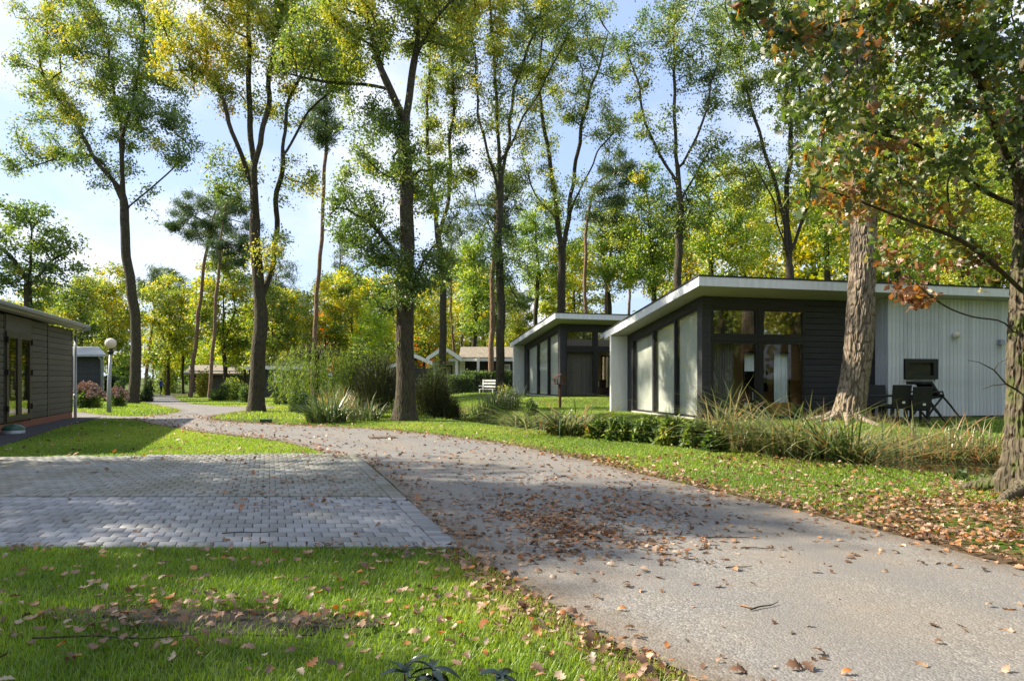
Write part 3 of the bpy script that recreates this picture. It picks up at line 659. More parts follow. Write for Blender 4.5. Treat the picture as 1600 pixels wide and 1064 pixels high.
    if detail:
        b = MB().lathe([(0, .10), (.06, .10), (.10, .05), (.11, 0), (.10, -.05), (.06, -.10), (0, -.11)], (8.55, -.63, 2.58), 14); b.box(8.52, 8.58, -.56, -.517, 2.54, 2.62); b.build('wall_lamp', M['cream_glass'], t, True)
        b = MB().box(10.32, 10.46, -.60, -.517, 2.30, 2.45); b.prism_x(10.30, 10.48, [(-.66, 2.30), (-.56, 2.30), (-.56, 2.48), (-.64, 2.44)]); b.build('flood_light', M['grey_metal'], t)
    return t
L2W = lambda H, u, v, z: Vector((H[0] + u * math.cos(H[2]) - v * math.sin(H[2]), H[1] + u * math.sin(H[2]) + v * math.cos(H[2]), hh(H[0], H[1]) + z))
c1 = chalet(H1, 'large black and white chalet with pale upright boards behind the leaning thick pine', None, True)
c2 = chalet(H2, 'smaller looking black and white chalet behind, dark curtain in its window', None, False)
def local(name, label, cat, H, u, v, z, rz=0, group=None): return thing(name, label, cat, L2W(H, u, v, z), H[2] + rz, group)
def curtain(H, u0, u1, v, z1, label, seed):
    t = local('curtain', label, 'curtain', H, 0, 0, 0); pleat(u0, u1, .03, z1, v, .05, .09, 'curtain', 'cloth', t, seed)
    b = MB().tube([(u0 - .03, v, z1 + .02), (u1 + .05, v, z1 + .02)], .012, 6); b.build('rod', M['black_frame'], t)
curtain(H1, .36, 1.22, .32, 3.3, 'grey pleated curtain hanging inside the left door of the big chalet', 1)
curtain(H2, .36, 1.95, .32, 3.3, 'dark pleated curtain hanging inside the front window of the far chalet', 2)
def table(name, label, H, u, v, z, L, Wd, Ht, mat, cat='table'):
    t = local(name, label, cat, H, u, v, z); MB().box(-L / 2, L / 2, -Wd / 2, Wd / 2, Ht - .045, Ht).build('tabletop', M[mat], t)
    for sx in (-1, 1):
        for sy in (-1, 1): MB().box(sx * (L / 2 - .08) - .03, sx * (L / 2 - .08) + .03, sy * (Wd / 2 - .08) - .03, sy * (Wd / 2 - .08) + .03, 0, Ht - .046).build('leg', M[mat], t)
    return t
table('dining_table', 'wooden dining table inside the big chalet behind the left glass door', H1, 1.35, 1.9, .01, 1.5, .8, .76, 'pine_wood')
def inchair(label, u, v, rz):
    t = local('dining_chair', label, 'chair', H1, u, v, .01, rz, 'chairs inside the big chalet'); b = MB().box(-.23, .23, -.22, .24, .42, .50); b.build('seat', M['leather'], t, bevel=.02)
    o = MB().box(-.23, .23, .20, .27, .47, .92).build('backrest', M['leather'], t, bevel=.02)
    for sx in (-1, 1):
        for sy in (-1, 1): MB().box(sx * .19 - .02, sx * .19 + .02, sy * .18 - .02, sy * .18 + .02, 0, .419).build('leg', M['black_frame'], t)
inchair('brown leather chair inside the chalet behind the wooden table', 1.55, 2.55, 0); inchair('brown leather chair inside the chalet beside the dark screen', 2.75, 1.7, R(110)); inchair('brown leather chair inside the chalet near the grey curtain', .9, 1.15, R(180))
t = local('wooden_box', 'yellow slatted wooden box standing behind the right glass door of the big chalet', 'box', H1, 3.02, .55, .01)
for k in range(6): MB().box(-.34 + k * .117, -.34 + k * .117 + .108, -.2, -.178, .01, .44).build('slat', M['pine_wood'], t)
MB().box(-.345, .365, -.176, .2, 0, .45).build('case', M['pine_wood'], t)
t = local('screen', 'tall dark television screen on a stand inside the big chalet', 'television', H1, 3.55, 2.6, .01); MB().box(-.45, .45, -.03, .03, .75, 1.45).build('panel', M['screen'], t); MB().box(-.05, .05, .031, .08, .05, .9).build('post', M['black_frame'], t); MB().box(-.3, .3, -.15, .2, 0, .05).build('foot', M['black_frame'], t)
t = local('sofa', 'brown sofa inside the far chalet seen through its glass door', 'sofa', H2, 2.6, 1.7, .01); MB().box(-.9, .9, -.4, .4, .08, .44).build('seat', M['leather'], t, bevel=.04); MB().box(-.9, .9, .25, .45, .441, .85).build('backrest', M['leather'], t, bevel=.04)
for i, (u, lab) in enumerate(((2.3, 'pale cushion on the sofa inside the far chalet, nearer the dark curtain'), (2.75, 'pale cushion on the sofa inside the far chalet, farther from the curtain'))):
    t = local('cushion', lab, 'cushion', H2, u, 1.72, .46, 0, 'cushions on the sofa'); MB().box(-.18, .18, -.08, .08, 0, .34).build('cover', M['cushion'], t, bevel=.05)
t = local('picture', 'dark framed picture on the inner wall of the far chalet', 'picture', H2, 2.4, 5.24, 1.35); MB().box(-.3, .3, -.03, 0, 0, .8).build('frame', M['brown_wood'], t)
# shed behind the big chalet, seen through its rooms
t = local('garden_shed', 'pale boarded shed behind the big chalet seen through its glass doors', 'shed', H1, 9.3, 9.4, -.2)
for i in range(24): obj('plank', plank_mesh('pale', .19, .03, 2.5, 'grey_plank'), t, (-2.4 + i * .2, 0, 0))
MB().box(-2.4, 2.4, .031, 2.2, 0, 2.49).build('wall', M['dark_board'], t); MB().box(-2.6, 2.6, -.2, 2.4, 2.505, 2.62).build('roof', M['roofing'], t)

# left building: long grey-brown wall with glazed door
A = np.array([.3387, -.9409]); C0 = np.array([-16.1, 25.0])
zb = hh(-16.1, 25.0); LT = math.atan2(-A[0], -A[1])      # local +y runs along the wall towards the camera
lt = thing('cabin', 'low cabin clad in grey brown boards with a glazed double door and pale gutter', 'cabin', (C0[0], C0[1], zb), math.atan2(A[1], A[0]))
# local x = along the wall towards the camera, local y = outward is +? (rotate so that y points into the building)
LEN = 11.0; HT = 3.22; WID = 6.0
# outward normal (1,.36): local y axis = (-A.y, A.x) = (.94,.34) outward -> wall occupies y<0
MB().box(0, LEN, -WID, -.045, .22, HT).build('wall', M['dark_board'], lt)
MB().box(.03, LEN, -.075 - .9, -.002, -.25, .22).build('plinth', M['brick'], lt)
nb = 16; pz = (HT - .26) / nb; secs = [(.10, 2.93), (3.05, 4.62), (6.95, 10.9)]
for (x0, x1) in secs:
    for k in range(nb):
        o = obj('plank', plank_mesh('olive', x1 - x0, .03, pz - .014, 'olive_board'), lt, (x1, .0, .245 + k * pz)); o.rotation_euler = (R(1.5), 0, R(180))
for x0 in (2.935, 4.625, 6.845): MB().box(x0, x0 + .11, -.04, .012, .222, HT).build('batten', M['black_frame'], lt)
MB().box(-.01, .095, -.04, .01, .222, HT).build('batten', M['dark_board'], lt)
# roof, soffit, gutter, downpipe
b = MB(); b.prism_x(-.45, LEN + .4, [(.34, HT + .24), (.34, HT + .15), (-WID - .3, HT + .55), (-WID - .3, HT + .66)]); b.build('roof', M['roofing'], lt)
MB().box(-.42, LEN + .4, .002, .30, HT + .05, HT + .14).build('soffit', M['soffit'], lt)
gt = MB(); n = 10
gp = [(.31 + .075 + .075 * math.cos(a), HT + .20 + .10 * math.sin(a)) for a in np.linspace(math.pi, 2 * math.pi, n)]; gp += [(y * .985 + .006, z + .008) for y, z in reversed(gp)]
gt.prism_x(-.5, LEN + .4, gp); gt.build('gutter', M['pipe'], lt, True)
MB().prism_x(-.53, -.502, [(.30, HT + .22), (.47, HT + .22), (.46, HT + .02), (.31, HT + .02)]).build('gutter_end', M['pipe'], lt)
b = MB(); b.tube([(-.06, .38, HT + .12), (-.06, .36, HT + .02), (-.06, .08, HT - .22), (-.06, .08, .9), (-.06, .08, -.2)], .05, 12); b.tube([(-.06, .08, .72), (-.06, .08, .88)], .058, 12); b.build('downpipe', M['pipe'], lt, True)
for xa, lab in ((4.75, 'a'), (5.79, 'b')):
    b = MB(); frame_rect(b, xa, xa + 1.03, .26, 2.75, -.03, .04, .16); w = b.build('door', M['brown_frame'], lt)
    MB().box(xa + .156, xa + .874, .0, .012, .416, 2.594).build('pane', M['glass_mirror'], w)
    MB().box(xa + .156, xa + .874, -.04, -.035, .416, 2.594).build('blind', M['screen'], w)  # flat black panel close behind the door glass
    for z in (.55, 1.55, 2.45): MB().box(xa - .03 if lab == 'a' else xa + .98, (xa - .03 if lab == 'a' else xa + .98) + .09, .04, .085, z, z + .16).build('hinge', M['black_frame'], w)
MB().box(4.74, 6.84, -.04, .02, 2.755, HT).build('lintel_board', M['olive_board'], lt)
# second cabin further on
d2 = 48.0; zc = hh(-32, d2)
xr = (160 - 800) / FPX * d2; t = thing('cabin', 'dark grey cabin with pale sheet roof behind the pink hydrangea', 'cabin', (xr, d2, zc - .15), R(4))
MB().prism_z(0, 3.35, [(-6, .03), (-.04, .03), (-3.3, 5), (-6, 5)]).build('wall', M['dark_board'], t)
for k in range(18): obj('plank', plank_mesh('far', 5.9, .03, .17, 'dark_board'), t, (-5.95, 0, .2 + k * .178))
b = MB(); p_ = [(-6.4, -.35, 3.36), (.42, -.35, 3.36), (-2.6, 4.6, 4.1), (-6.4, 4.6, 4.1)]; b.poly(p_ + [(x, y, z + .1) for x, y, z in p_], [(3, 2, 1, 0), (4, 5, 6, 7)] + [(i, (i + 1) % 4, (i + 1) % 4 + 4, i + 4) for i in range(4)]); b.build('roof', M['zinc'], t)
MB().box(-6.4, .5, -.50, -.36, 3.30, 3.44).build('gutter', M['zinc'], t); MB().tube([(-.02, -.42, 3.3), (-.02, -.08, 3.05), (-.02, -.08, 0)], .06, 8).build('downpipe', M['zinc'], t, True)
MB().box(-.035, .06, -.02, .06, 0, 3.34).build('corner_board', M['zinc'], t)
# veranda house with white gable between the trunks
dv_ = 47.0
def at(px, py, d): q = P(px, py, d); return q
zv = hh(-4, dv_)
o0 = at(694, 620, dv_); t = thing('bungalow', 'dark bungalow with tiled roof and white open veranda gable beside the white bench', 'bungalow', (o0.x, dv_, zv - .1), R(2))
def lx(px, dd=0): return (px - 800) / FPX * (dv_ + dd) - o0.x
def lz(py, dd=0): return EYE - (py - HOR) / FPX * (dv_ + dd) - (zv - .1)
rz_ = lz(540); ez = lz(558)
b = MB(); b.poly([(lx(692), -.2, rz_), (lx(720), -.2, ez + .05), (lx(720), .15, ez - .25), (lx(692), .15, rz_ - .3)], [(0, 1, 2, 3)])
b = MB(); xl, xm, xr_ = lx(666), lx(693), lx(722)
for (xa, za, xb, zb_) in ((xl, ez - .02, xm, rz_), (xm, rz_, xr_, ez - .02)): b.prism_y(-.12, -.04, [(xa, za - .28), (xb, zb_ - .32), (xb, zb_), (xa, za)])
b.build('bargeboard', M['white'], t)
b = MB(); b.prism_y(-.03, 3.5, [(xl, ez), (xm, rz_ + .02), (xr_, ez), (xr_, ez - .1), (xm, rz_ - .1), (xl, ez - .1)]); b.build('gable_roof', M['tile'], t)
b = MB(); n = 7
for i in range(n):
    y0 = .6 + i * .55; b.prism_x(lx(716), lx(812), [(y0, ez + .02 + i * .125), (y0 + .6, ez + .16 + i * .125), (y0 + .6, ez + .11 + i * .125), (y0, ez - .05 + i * .125)])
b.build('main_roof', M['tile'], t)
MB().box(lx(700), lx(812), .45, .55, lz(564), ez - .07).build('beam', M['white'], t)
for px in (713, 747): MB().box(lx(px) - .09, lx(px) + .09, .3, .44, 0, lz(558)).build('post', M['white'], t)
MB().box(lx(727, 2.5), lx(812, 2.5), 2.5, 7, 0, ez + .3).build('wall', M['dark_board'], t)
MB().box(lx(672), lx(726, 2), 2.2, 2.5, 0, ez - .1).build('wall', M['soffit'], t); MB().box(lx(720, 2), lx(728, 2), 2.0, 2.15, 0, ez - .1).build('post', M['white'], t)
window_front(t, lx(789, 2.4), lx(799, 2.4), lz(592), lz(568), 2.44, .09, 'white', 'glass_mirror')
window_front(t, lx(682, 2), lx(708, 2), lz(600), lz(570), 2.15, .09, 'black_frame', 'glass_mirror')
# neighbour's gable left of it
t = thing('bungalow', 'low house with white gable mostly hidden behind the dark broom bushes', 'bungalow', (at(655, 600, 54).x, 54, hh(-7, 54)), R(3)); b = MB().box(-2.2, 1.6, 0, 5, 0, 2.5); b.build('wall', M['dark_board'], t)
b = MB().prism_y(-.3, 5.3, [(-2.5, 2.45), (-.3, 3.4), (1.9, 2.45), (1.9, 2.6), (-.3, 3.6), (-2.5, 2.6)]); b.build('roof', M['tile'], t); b = MB().prism_y(-.36, -.31, [(-2.5, 2.35), (-.3, 3.3), (1.9, 2.35), (1.9, 2.62), (-.3, 3.62), (-2.5, 2.62)]); b.build('bargeboard', M['white'], t)
# far house behind the willow
df = 62.0; q = at(425, 605, df); t = thing('bungalow', 'distant dark bungalow with brown tiled roof left of the willow', 'bungalow', (q.x, df, hh(q.x, df) - .1), R(-6)); zf = hh(q.x, df) - .1
def fz(py): return EYE - (py - HOR) / FPX * df - zf
MB().box(-2.2, 3, 0, 4, 0, fz(576)).build('wall', M['dark_board'], t); b = MB().prism_x(-2.6, 3.4, [(-.4, fz(573)), (2, fz(562)), (4.4, fz(573)), (4.4, fz(574)), (2, fz(564)), (-.4, fz(574))]); b.build('roof', M['tile'], t)
MB().box(-2.6, 3.4, -.46, -.41, fz(577), fz(572)).build('fascia', M['white'], t); window_front(t, .2, 1.0, fz(597), fz(579), -.03, .1, 'white', 'glass_mirror')
df = 88.0; q = at(345, 600, df); zf = hh(q.x, df) - .1; t = thing('bungalow', 'faraway low house with tan roof behind the pine trunks', 'bungalow', (q.x, df, zf), R(3))
MB().box(-4, 4.4, 0, 5, 0, fz(583) + .3).build('wall', M['olive_board'], t); MB().prism_x(-4.6, 5, [(-.6, 2.5), (2.5, 3.6), (5.6, 2.5), (5.6, 2.3), (2.5, 3.3), (-.6, 2.3)]).build('roof', M['tile'], t)

# ------------------------------------------------------------------ street and garden furniture
q = G(170, 645); z0 = hh(*q); t = thing('street_lamp', 'globe lamp on a slim grey pole in the grass beside the hydrangea', 'street lamp', (q[0], q[1], z0))
s_ = q[1] / FPX; Hl = (645 - 541) * s_ + 0
b = MB().tube([(0, 0, -.1), (0.02, 0, 1.3), (.08, 0, Hl - .32)], [.095, .075, .055], 12); b.build('pole', M['pipe'], t, True)
MB().lathe([(.06, Hl - .34), (.10, Hl - .32), (.13, Hl - .22), (.10, Hl - .19), (0, Hl - .19)], (.08, 0, 0), 14).build('collar', M['black_frame'], t, True)
rg = 8.2 * s_; MB().lathe([(rg * math.sin(a), Hl + rg * .55 - rg * math.cos(a)) for a in np.linspace(0, math.pi, 13)], (.08, 0, 0), 22).build('globe', M['cream_glass'], t, True)
q = G(21, 678); z0 = hh(*q); r_ = 15.5 * q[1] / FPX  # domed green utility cover in the gravel, holds no lamp
t = thing('dome_cover', 'dark green dome cap standing in the dark gravel by the cabin door', 'utility cover', (q[0], q[1], z0)); MB().lathe([(r_, 0), (r_ * 1.0, .10), (r_ * .9, .115)], (0, 0, 0), 24).build('base_ring', M['grey_metal'], t, True)
MB().lathe([(r_ * 1.02, .116), (r_ * .98, .16), (r_ * .7, .225), (r_ * .3, .25), (r_ * .25, .265), (0, .27)], (0, 0, 0), 24).build('dome', M['green_plastic'], t, True)
q = G(415.5, 660); z0 = hh(*q); r_ = 8 * q[1] / FPX; t = thing('ground_box', 'small green plastic ground box in the grass beside the dark oak', 'ground box', (q[0], q[1], z0)); MB().box(-r_, r_, -.1, .1, 0, .075).build('box', M['green_plastic'], t, bevel=.01); MB().box(-r_ * 1.03, r_ * 1.03, -.11, .11, .0755, .11).build('lid', M['green_plastic'], t, bevel=.01)
q = G(598, 684.5); t = thing('manhole_cover', 'rusty square drain cover set in the road before the middle oak', 'drain cover', (q[0], q[1], hh(*q) + .012), R(18))
MB().box(-.34, .34, -.24, .24, -.01, .012).build('rim', M['iron'], t)
for k in range(6): MB().box(-.28 + k * .098, -.28 + k * .098 + .07, -.19, .19, .0125, .022).build('bar', M['iron'], t)
q = P(878, 616, 28); z0 = hh(q.x, 28); t = thing('bird_house', 'brown wooden bird table on a post before the far chalet', 'bird table', (q.x - .08, 28, z0), R(15)); zt_ = EYE - (601 - HOR) / FPX * 28 - z0
MB().tube([(0, 0, -.1), (0, 0, zt_)], .06, 8).build('post', M['brown_wood'], t); MB().box(-.24, .24, -.2, .2, zt_ + .002, zt_ + .04).build('tray', M['brown_wood'], t)
b = MB()
for sx in (-1, 1):
    for sy in (-1, 1): b.box(sx * .17 - .02, sx * .17 + .02, sy * .14 - .02, sy * .14 + .02, zt_ + .041, zt_ + .25)
b.build('uprights', M['brown_wood'], t); b = MB().prism_y(-.22, .22, [(-.28, zt_ + .24), (0, zt_ + .40), (.28, zt_ + .24), (.28, zt_ + .27), (0, zt_ + .44), (-.28, zt_ + .27)]); b.build('roof', M['brown_wood'], t)
db = 44.0; q = P(762, 620, db); z0 = hh(q.x, db); t = thing('garden_bench', 'white slatted garden bench before the clipped hedge', 'bench', (q.x, db, z0), R(-25)); sc_ = .95
for k, z in enumerate((.55, .75, .93)): MB().box(-.52, .52, .22 + k * .03, .25 + k * .03, z, z + .11).build('back_slat', M['white'], t)
for k in range(4): MB().box(-.52, .52, -.25 + k * .115, -.25 + k * .115 + .095, .42, .45).build('seat_slat', M['white'], t)
for sx in (-1, 1):
    MB().box(sx * .47 - .03, sx * .47 + .03, -.25, -.19, 0, .419).build('leg', M['white'], t); MB().prism_x(sx * .47 - .03, sx * .47 + .03, [(.19, 0), (.25, 0), (.33, 1.05), (.27, 1.05)]).build('leg', M['white'], t); MB().box(sx * .47 - .035, sx * .47 + .035, -.27, .24, .62, .66).build('armrest', M['white'], t)
# black wicker dining set on the terrace
gz = hh(10.9, 19.2)
def wicker_chair(label, px, d, rz, group='black wicker chairs round the garden table'):
    q = P(px, 620, d); z = hh(q.x, d); t = thing('garden_chair', label, 'chair', (q.x, d, z), rz, group)
    o = MB().box(-.23, .23, -.22, .24, .38, .45).build('seat', M['wicker'], t, bevel=.015)
    b = MB(); n = 7; pr = [(-.245 + .03 * (z_ / .6), z_) for z_ in (0, .6)]
    b.poly([(-.235, -.22, .40), (.235, -.22, .40), (.255, -.32, 1.02), (-.255, -.32, 1.02), (-.235, -.26, .40), (.235, -.26, .40), (.255, -.365, 1.02), (-.255, -.365, 1.02)], [(0, 1, 2, 3), (7, 6, 5, 4), (4, 5, 1, 0), (5, 6, 2, 1), (6, 7, 3, 2), (7, 4, 0, 3)]); b.build('backrest', M['wicker'], t, bevel=.012)
    MB().box(-.035, .035, -.312, -.300 + .0, .585, .64).build('badge', M['logo'], t).rotation_euler = (R(9), 0, 0)
    for sx in (-1, 1):
        for sy in (-1, 1): MB().box(sx * .20 - .025, sx * .20 + .025, sy * .19 - .025, sy * .19 + .025, 0, .379).build('leg', M['wicker'], t)
wicker_chair('black wicker chair with a white badge, back turned, nearest the thick pine trunk', 1398, 18.4, R(2))
wicker_chair('black wicker chair with a white badge, back turned, beside the folded lounger', 1432, 18.3, R(-4))
wicker_chair('black wicker chair across the table, half hidden by the trunk', 1359, 20.4, R(175)); wicker_chair('black wicker chair across the table against the side of the pale annex', 1380, 20.6, R(181))
q = P(1398, 616, 19.4); t = thing('garden_table', 'black rectangular garden table between the wicker chairs', 'table', (q.x - .2, 19.4, hh(q.x, 19.4)), R(2)); MB().box(-1.0, 1.0, -.45, .45, .70, .74).build('tabletop', M['wicker'], t, bevel=.01)
for sx in (-1, 1):
    for sy in (-1, 1): MB().box(sx * .92 - .035, sx * .92 + .035, sy * .38 - .035, sy * .38 + .035, 0, .699).build('leg', M['wicker'], t)
dl = 18.7; q = P(1447, 616, dl); z0 = hh(q.x, dl); t = thing('garden_lounger', 'black folding recliner with a raised back beside the pale wall', 'recliner', (q.x, dl, z0), R(12))
b = MB(); b.prism_y(-.28, .28, [(-.40, 1.15), (-.06, 1.17), (.22, .80), (.14, .74), (-.10, 1.09), (-.39, 1.07)]); b.build('backrest', M['wicker'], t, bevel=.015)
MB().prism_y(-.28, .28, [(-.34, .70), (.24, .78), (.24, .72), (-.34, .63)]).build('seat', M['wicker'], t, bevel=.01)
for sy in (-1, 1):
    MB().tube([(.20, sy * .30, .80), (.50, sy * .30, .50), (.78, sy * .30, .18)], .026, 6).build('leg', M['wicker'], t); MB().tube([(.28, sy * .26, .74), (-.02, sy * .26, .42), (-.36, sy * .26, 0)], .026, 6).build('leg', M['wicker'], t)
    MB().tube([(-.30, sy * .28, .68), (.05, sy * .28, .36), (.42, sy * .28, 0)], .026, 6).build('leg', M['wicker'], t); MB().tube([(-.28, sy * .32, .86), (.22, sy * .32, .88), (.26, sy * .32, .76)], .024, 6).build('armrest', M['wicker'], t)
# walker far down the path
def skin_mesh(name, pts, edges, rad, mats, matfn):
    me = bpy.data.meshes.new(name); me.from_pydata(pts, edges, []); o = bpy.data.objects.new(name, me); COL.objects.link(o)
    md = o.modifiers.new('skin', 'SKIN'); lay = me.skin_vertices[0].data if me.skin_vertices else None
    if lay is None: bpy.context.view_layer.update(); 
    for i, r_ in enumerate(rad): me.skin_vertices[0].data[i].radius = r_ if isinstance(r_, tuple) else (r_, r_)
    me.skin_vertices[0].data[0].use_root = True
    s2 = o.modifiers.new('sub', 'SUBSURF'); s2.levels = 2; s2.render_levels = 2
    bpy.context.view_layer.update(); ev = o.evaluated_get(bpy.context.evaluated_depsgraph_get()); nm = bpy.data.meshes.new_from_object(ev); bpy.data.objects.remove(o)
    nm.materials.clear()
    for m_ in mats: nm.materials.append(M[m_])
    for p in nm.polygons: p.material_index = matfn(p.center); p.use_smooth = True
    return nm
dpx = 72.0; q = P(251.5, 617, dpx); zq = hh(q.x, dpx); t = thing('person', 'person in a blue jacket and black trousers walking on the far path', 'person', (q.x, dpx, zq), R(-95))
bp = [(0, 0, .93), (0, .0, 1.15), (0, .01, 1.38), (0, .02, 1.50), (0, .03, 1.60), (0, .03, 1.72), (.10, 0, .88), (.11, .06, .50), (.11, -.02, .09), (.11, .14, .04), (-.10, 0, .88), (-.11, -.04, .50), (-.11, -.18, .10), (-.11, -.04, .04), (.19, 0, 1.40), (.23, -.03, 1.14), (.20, .20, 1.04), (.18, .30, 1.06), (-.19, 0, 1.40), (-.23, -.02, 1.14), (-.20, .20, 1.06), (-.18, .30, 1.09)]
be = [(0, 1), (1, 2), (2, 3), (3, 4), (4, 5), (0, 6), (6, 7), (7, 8), (8, 9), (0, 10), (10, 11), (11, 12), (12, 13), (2, 14), (14, 15), (15, 16), (16, 17), (2, 18), (18, 19), (19, 20), (20, 21)]
br = [(.16, .12), (.16, .12), (.18, .12), .06, .085, .09, .09, .06, .045, .04, .09, .06, .045, .04, .075, .055, .045, .035, .075, .055, .045, .035]
obj('body', skin_mesh('body', bp, be, br, ['skin', 'blue_cloth', 'black_cloth'], lambda c: 2 if c.z < .9 else (0 if c.z > 1.50 or c.y > .24 else 1)), t)
MB().lathe([(.0, .13), (.05, .12), (.09, .07), (.105, 0), (.10, -.06), (.06, -.05)], (0, .015, 1.72), 12).build('hair', M['hair'], t, True)
# ------------------------------------------------------------------ trees in view
GO = 'tall oaks along the road'
px_tree('oak_tree', 'tall oak with a knobbly grey trunk beside the globe lamp and hydrangea', (206, 629), 42,
  [[(206, 629), (213, 565), (206, 450), (196, 385), (192, 300), (182, 200, .5), (170, 90)], [(193, 310), (205, 230, -1), (212, 140), (225, 40)], [(192, 300), (160, 250, -1), (110, 180), (60, 110)], [(194, 330), (245, 285), (300, 235)], [(192, 320), (130, 235, 1), (30, 265)]],
  [(110, 120, 100, 110, 1, .42), (190, 60, 95, 100, 1, .36), (60, 200, 65, 70, 1, .40), (230, 160, 75, 80, 1, .33), (270, 225, 60, 40, 1, .28), (30, 255, 40, 28, 1, .3), (150, 240, 70, 60, 1, .34), (120, 10, 110, 60, 1, .42), (225, 330, 30, 40, .6, .28)],
  .32, 58000, .15, 11, GO, natt=420, step=.7, sprout=12.5, spread=.42)
px_tree('oak_tree', 'yellow topped oak splitting into several upright stems above a dark trunk', (400, 643), 30,
  [[(400, 643), (404, 560), (405, 470), (398, 330), (392, 200), (388, 60), (385, -60)], [(406, 480), (420, 380, .8), (437, 270), (452, 170), (490, 60)], [(399, 350, 0), (412, 250, -.8), (425, 120), (430, -20)], [(396, 300), (370, 190, -1), (330, 120), (270, 110)], [(440, 250), (475, 160, 1), (540, 125)]],
  [(300, 80, 70, 75, 1, .64), (350, 20, 100, 80, 1, .62), (400, 130, 70, 70, .7, .57), (470, 60, 80, 80, 1, .44), (530, 110, 50, 60, .8, .38), (440, -40, 130, 60, 1, .5), (340, 285, 45, 40, .8, .36), (470, 290, 40, 35, .6, .40), (420, 400, 45, 40, .3, .45)],
  .32, 60000, .115, 12, GO, natt=420, step=.55, sprout=4.2, spread=.34)
px_tree('oak_tree', 'thick dark oak rising from the verge beside the spiky plants and broom bushes', (632, 658), 23.5,
  [[(631, 658), (633, 600), (634, 500), (634, 380), (636, 280), (634, 190), (648, 80), (664, -30), (675, -120)], [(633, 195), (610, 140, -.6), (585, 60), (560, -30)], [(610, 140), (570, 118, .8), (510, 128), (430, 112)], [(648, 90), (690, 40, -.8), (735, -30)], [(634, 420), (600, 370, -.9), (560, 330)], [(634, 470), (660, 430, -1.), (690, 370)]],
  [(560, 40, 85, 70, 1, .42), (660, 20, 100, 70, 1, .42), (490, 90, 70, 45, .8, .40), (590, 240, 75, 65, .8, .32), (570, 350, 65, 70, 1, .27), (690, 300, 45, 70, .6, .34), (620, 440, 75, 55, .9, .26), (680, 420, 45, 45, .5, .30), (610, -60, 160, 60, 1, .42), (630, 540, 30, 30, .2, .3)],
  .335, 72000, .098, 13, GO, natt=520, step=.42, sprout=2.6, spread=.27, flare=.7)
px_tree('oak_tree', 'slimmer grey oak just behind the thick dark oak, branching low', (692, 612), 38,
  [[(692, 612), (692, 520), (690, 420), (686, 370), (672, 280), (668, 160), (675, 20)], [(687, 375), (700, 280, .8), (707, 150), (712, 20)]],
  [(680, 170, 45, 90, 1, .42), (705, 90, 45, 90, 1, .42), (690, 30, 60, 60, 1, .45), (665, 290, 45, 60, .7, .32), (715, 260, 35, 50, .6, .36)], .215, 28000, .125, 14, GO, natt=260, step=.6, sprout=8.5, spread=.35)
px_tree('oak_tree', 'straight oak with fanning upright limbs behind the white bench', (782, 618), 38,
  [[(782, 618), (782, 500), (780, 380), (781, 290), (778, 190), (770, 80), (765, -40)], [(781, 290), (795, 200, .9), (812, 110), (850, 10)], [(781, 310), (757, 220, -.9), (742, 120), (735, 20)], [(783, 255), (830, 160, .5), (885, 60)], [(781, 380), (752, 330, -.5), (735, 270)]],
  [(760, 90, 65, 90, 1, .47), (830, 60, 75, 80, 1, .42), (800, 190, 55, 60, .6, .40), (740, 230, 45, 60, .6, .38), (890, 30, 50, 50, .8, .38), (790, -20, 110, 60, 1, .48), (750, 400, 35, 60, .5, .30), (800, 430, 45, 70, .5, .30)],
  .26, 44000, .125, 15, GO, natt=360, step=.6, sprout=7, spread=.36)
px_tree('oak_tree', 'oak forking low into three bare looking limbs behind the far chalet', (876, 610), 41,
  [[(876, 610), (875, 490), (878, 400), (870, 330), (855, 230), (842, 120), (850, 20)], [(877, 400), (895, 310, .8), (905, 210), (935, 110), (950, 50)], [(890, 330), (930, 250, -.6), (970, 190)], [(872, 345), (840, 300, .8), (815, 240)]],
  [(850, 150, 60, 80, 1, .42), (920, 130, 60, 80, 1, .36), (950, 210, 40, 40, .7, .36), (830, 270, 45, 60, .7, .42), (890, 40, 80, 60, 1, .42), (880, 310, 60, 50, .5, .42)], .28, 28000, .122, 16, GO, natt=320, step=.65, sprout=7, spread=.36)
px_tree('oak_tree', 'sparse slender oak rising behind the near corner of the big chalet roof', (1060, 610), 34,
  [[(1060, 610), (1060, 480), (1061, 330), (1058, 240), (1052, 130), (1055, 30), (1050, -60)], [(1060, 290), (1030, 220, .8), (1000, 150), (975, 60)], [(1060, 270), (1090, 200, -.7), (1120, 110), (1130, 40)], [(1060, 320), (1090, 270, .7), (1115, 230)]],
  [(1050, 60, 60, 80, 1, .32), (990, 110, 40, 60, .8, .34), (1100, 110, 45, 70, .9, .32), (1010, 210, 45, 40, .5, .36), (1100, 240, 45, 50, .8, .36), (1070, 330, 60, 50, .6, .36)], .215, 21000, .12, 17, GO, natt=300, step=.55, sprout=8, spread=.33)
px_tree('oak_tree', 'bushy oak with a fan of thin stems behind the middle of the big chalet roof', (1234, 610), 36,
  [[(1234, 610), (1234, 480), (1232, 400), (1215, 300), (1180, 190), (1160, 110)], [(1233, 420), (1240, 300, .8), (1235, 200), (1225, 90)], [(1232, 410), (1200, 330, -.9), (1175, 250)], [(1234, 400), (1265, 300, -.5), (1290, 190)]],
  [(1170, 110, 55, 90, 1, .36), (1240, 110, 60, 90, 1, .40), (1290, 160, 55, 100, 1, .42), (1170, 260, 50, 70, .8, .42), (1250, 290, 60, 70, .8, .45), (1200, 20, 120, 60, 1, .36)], .245, 42000, .125, 18, GO, natt=340, step=.6, sprout=7, spread=.38)
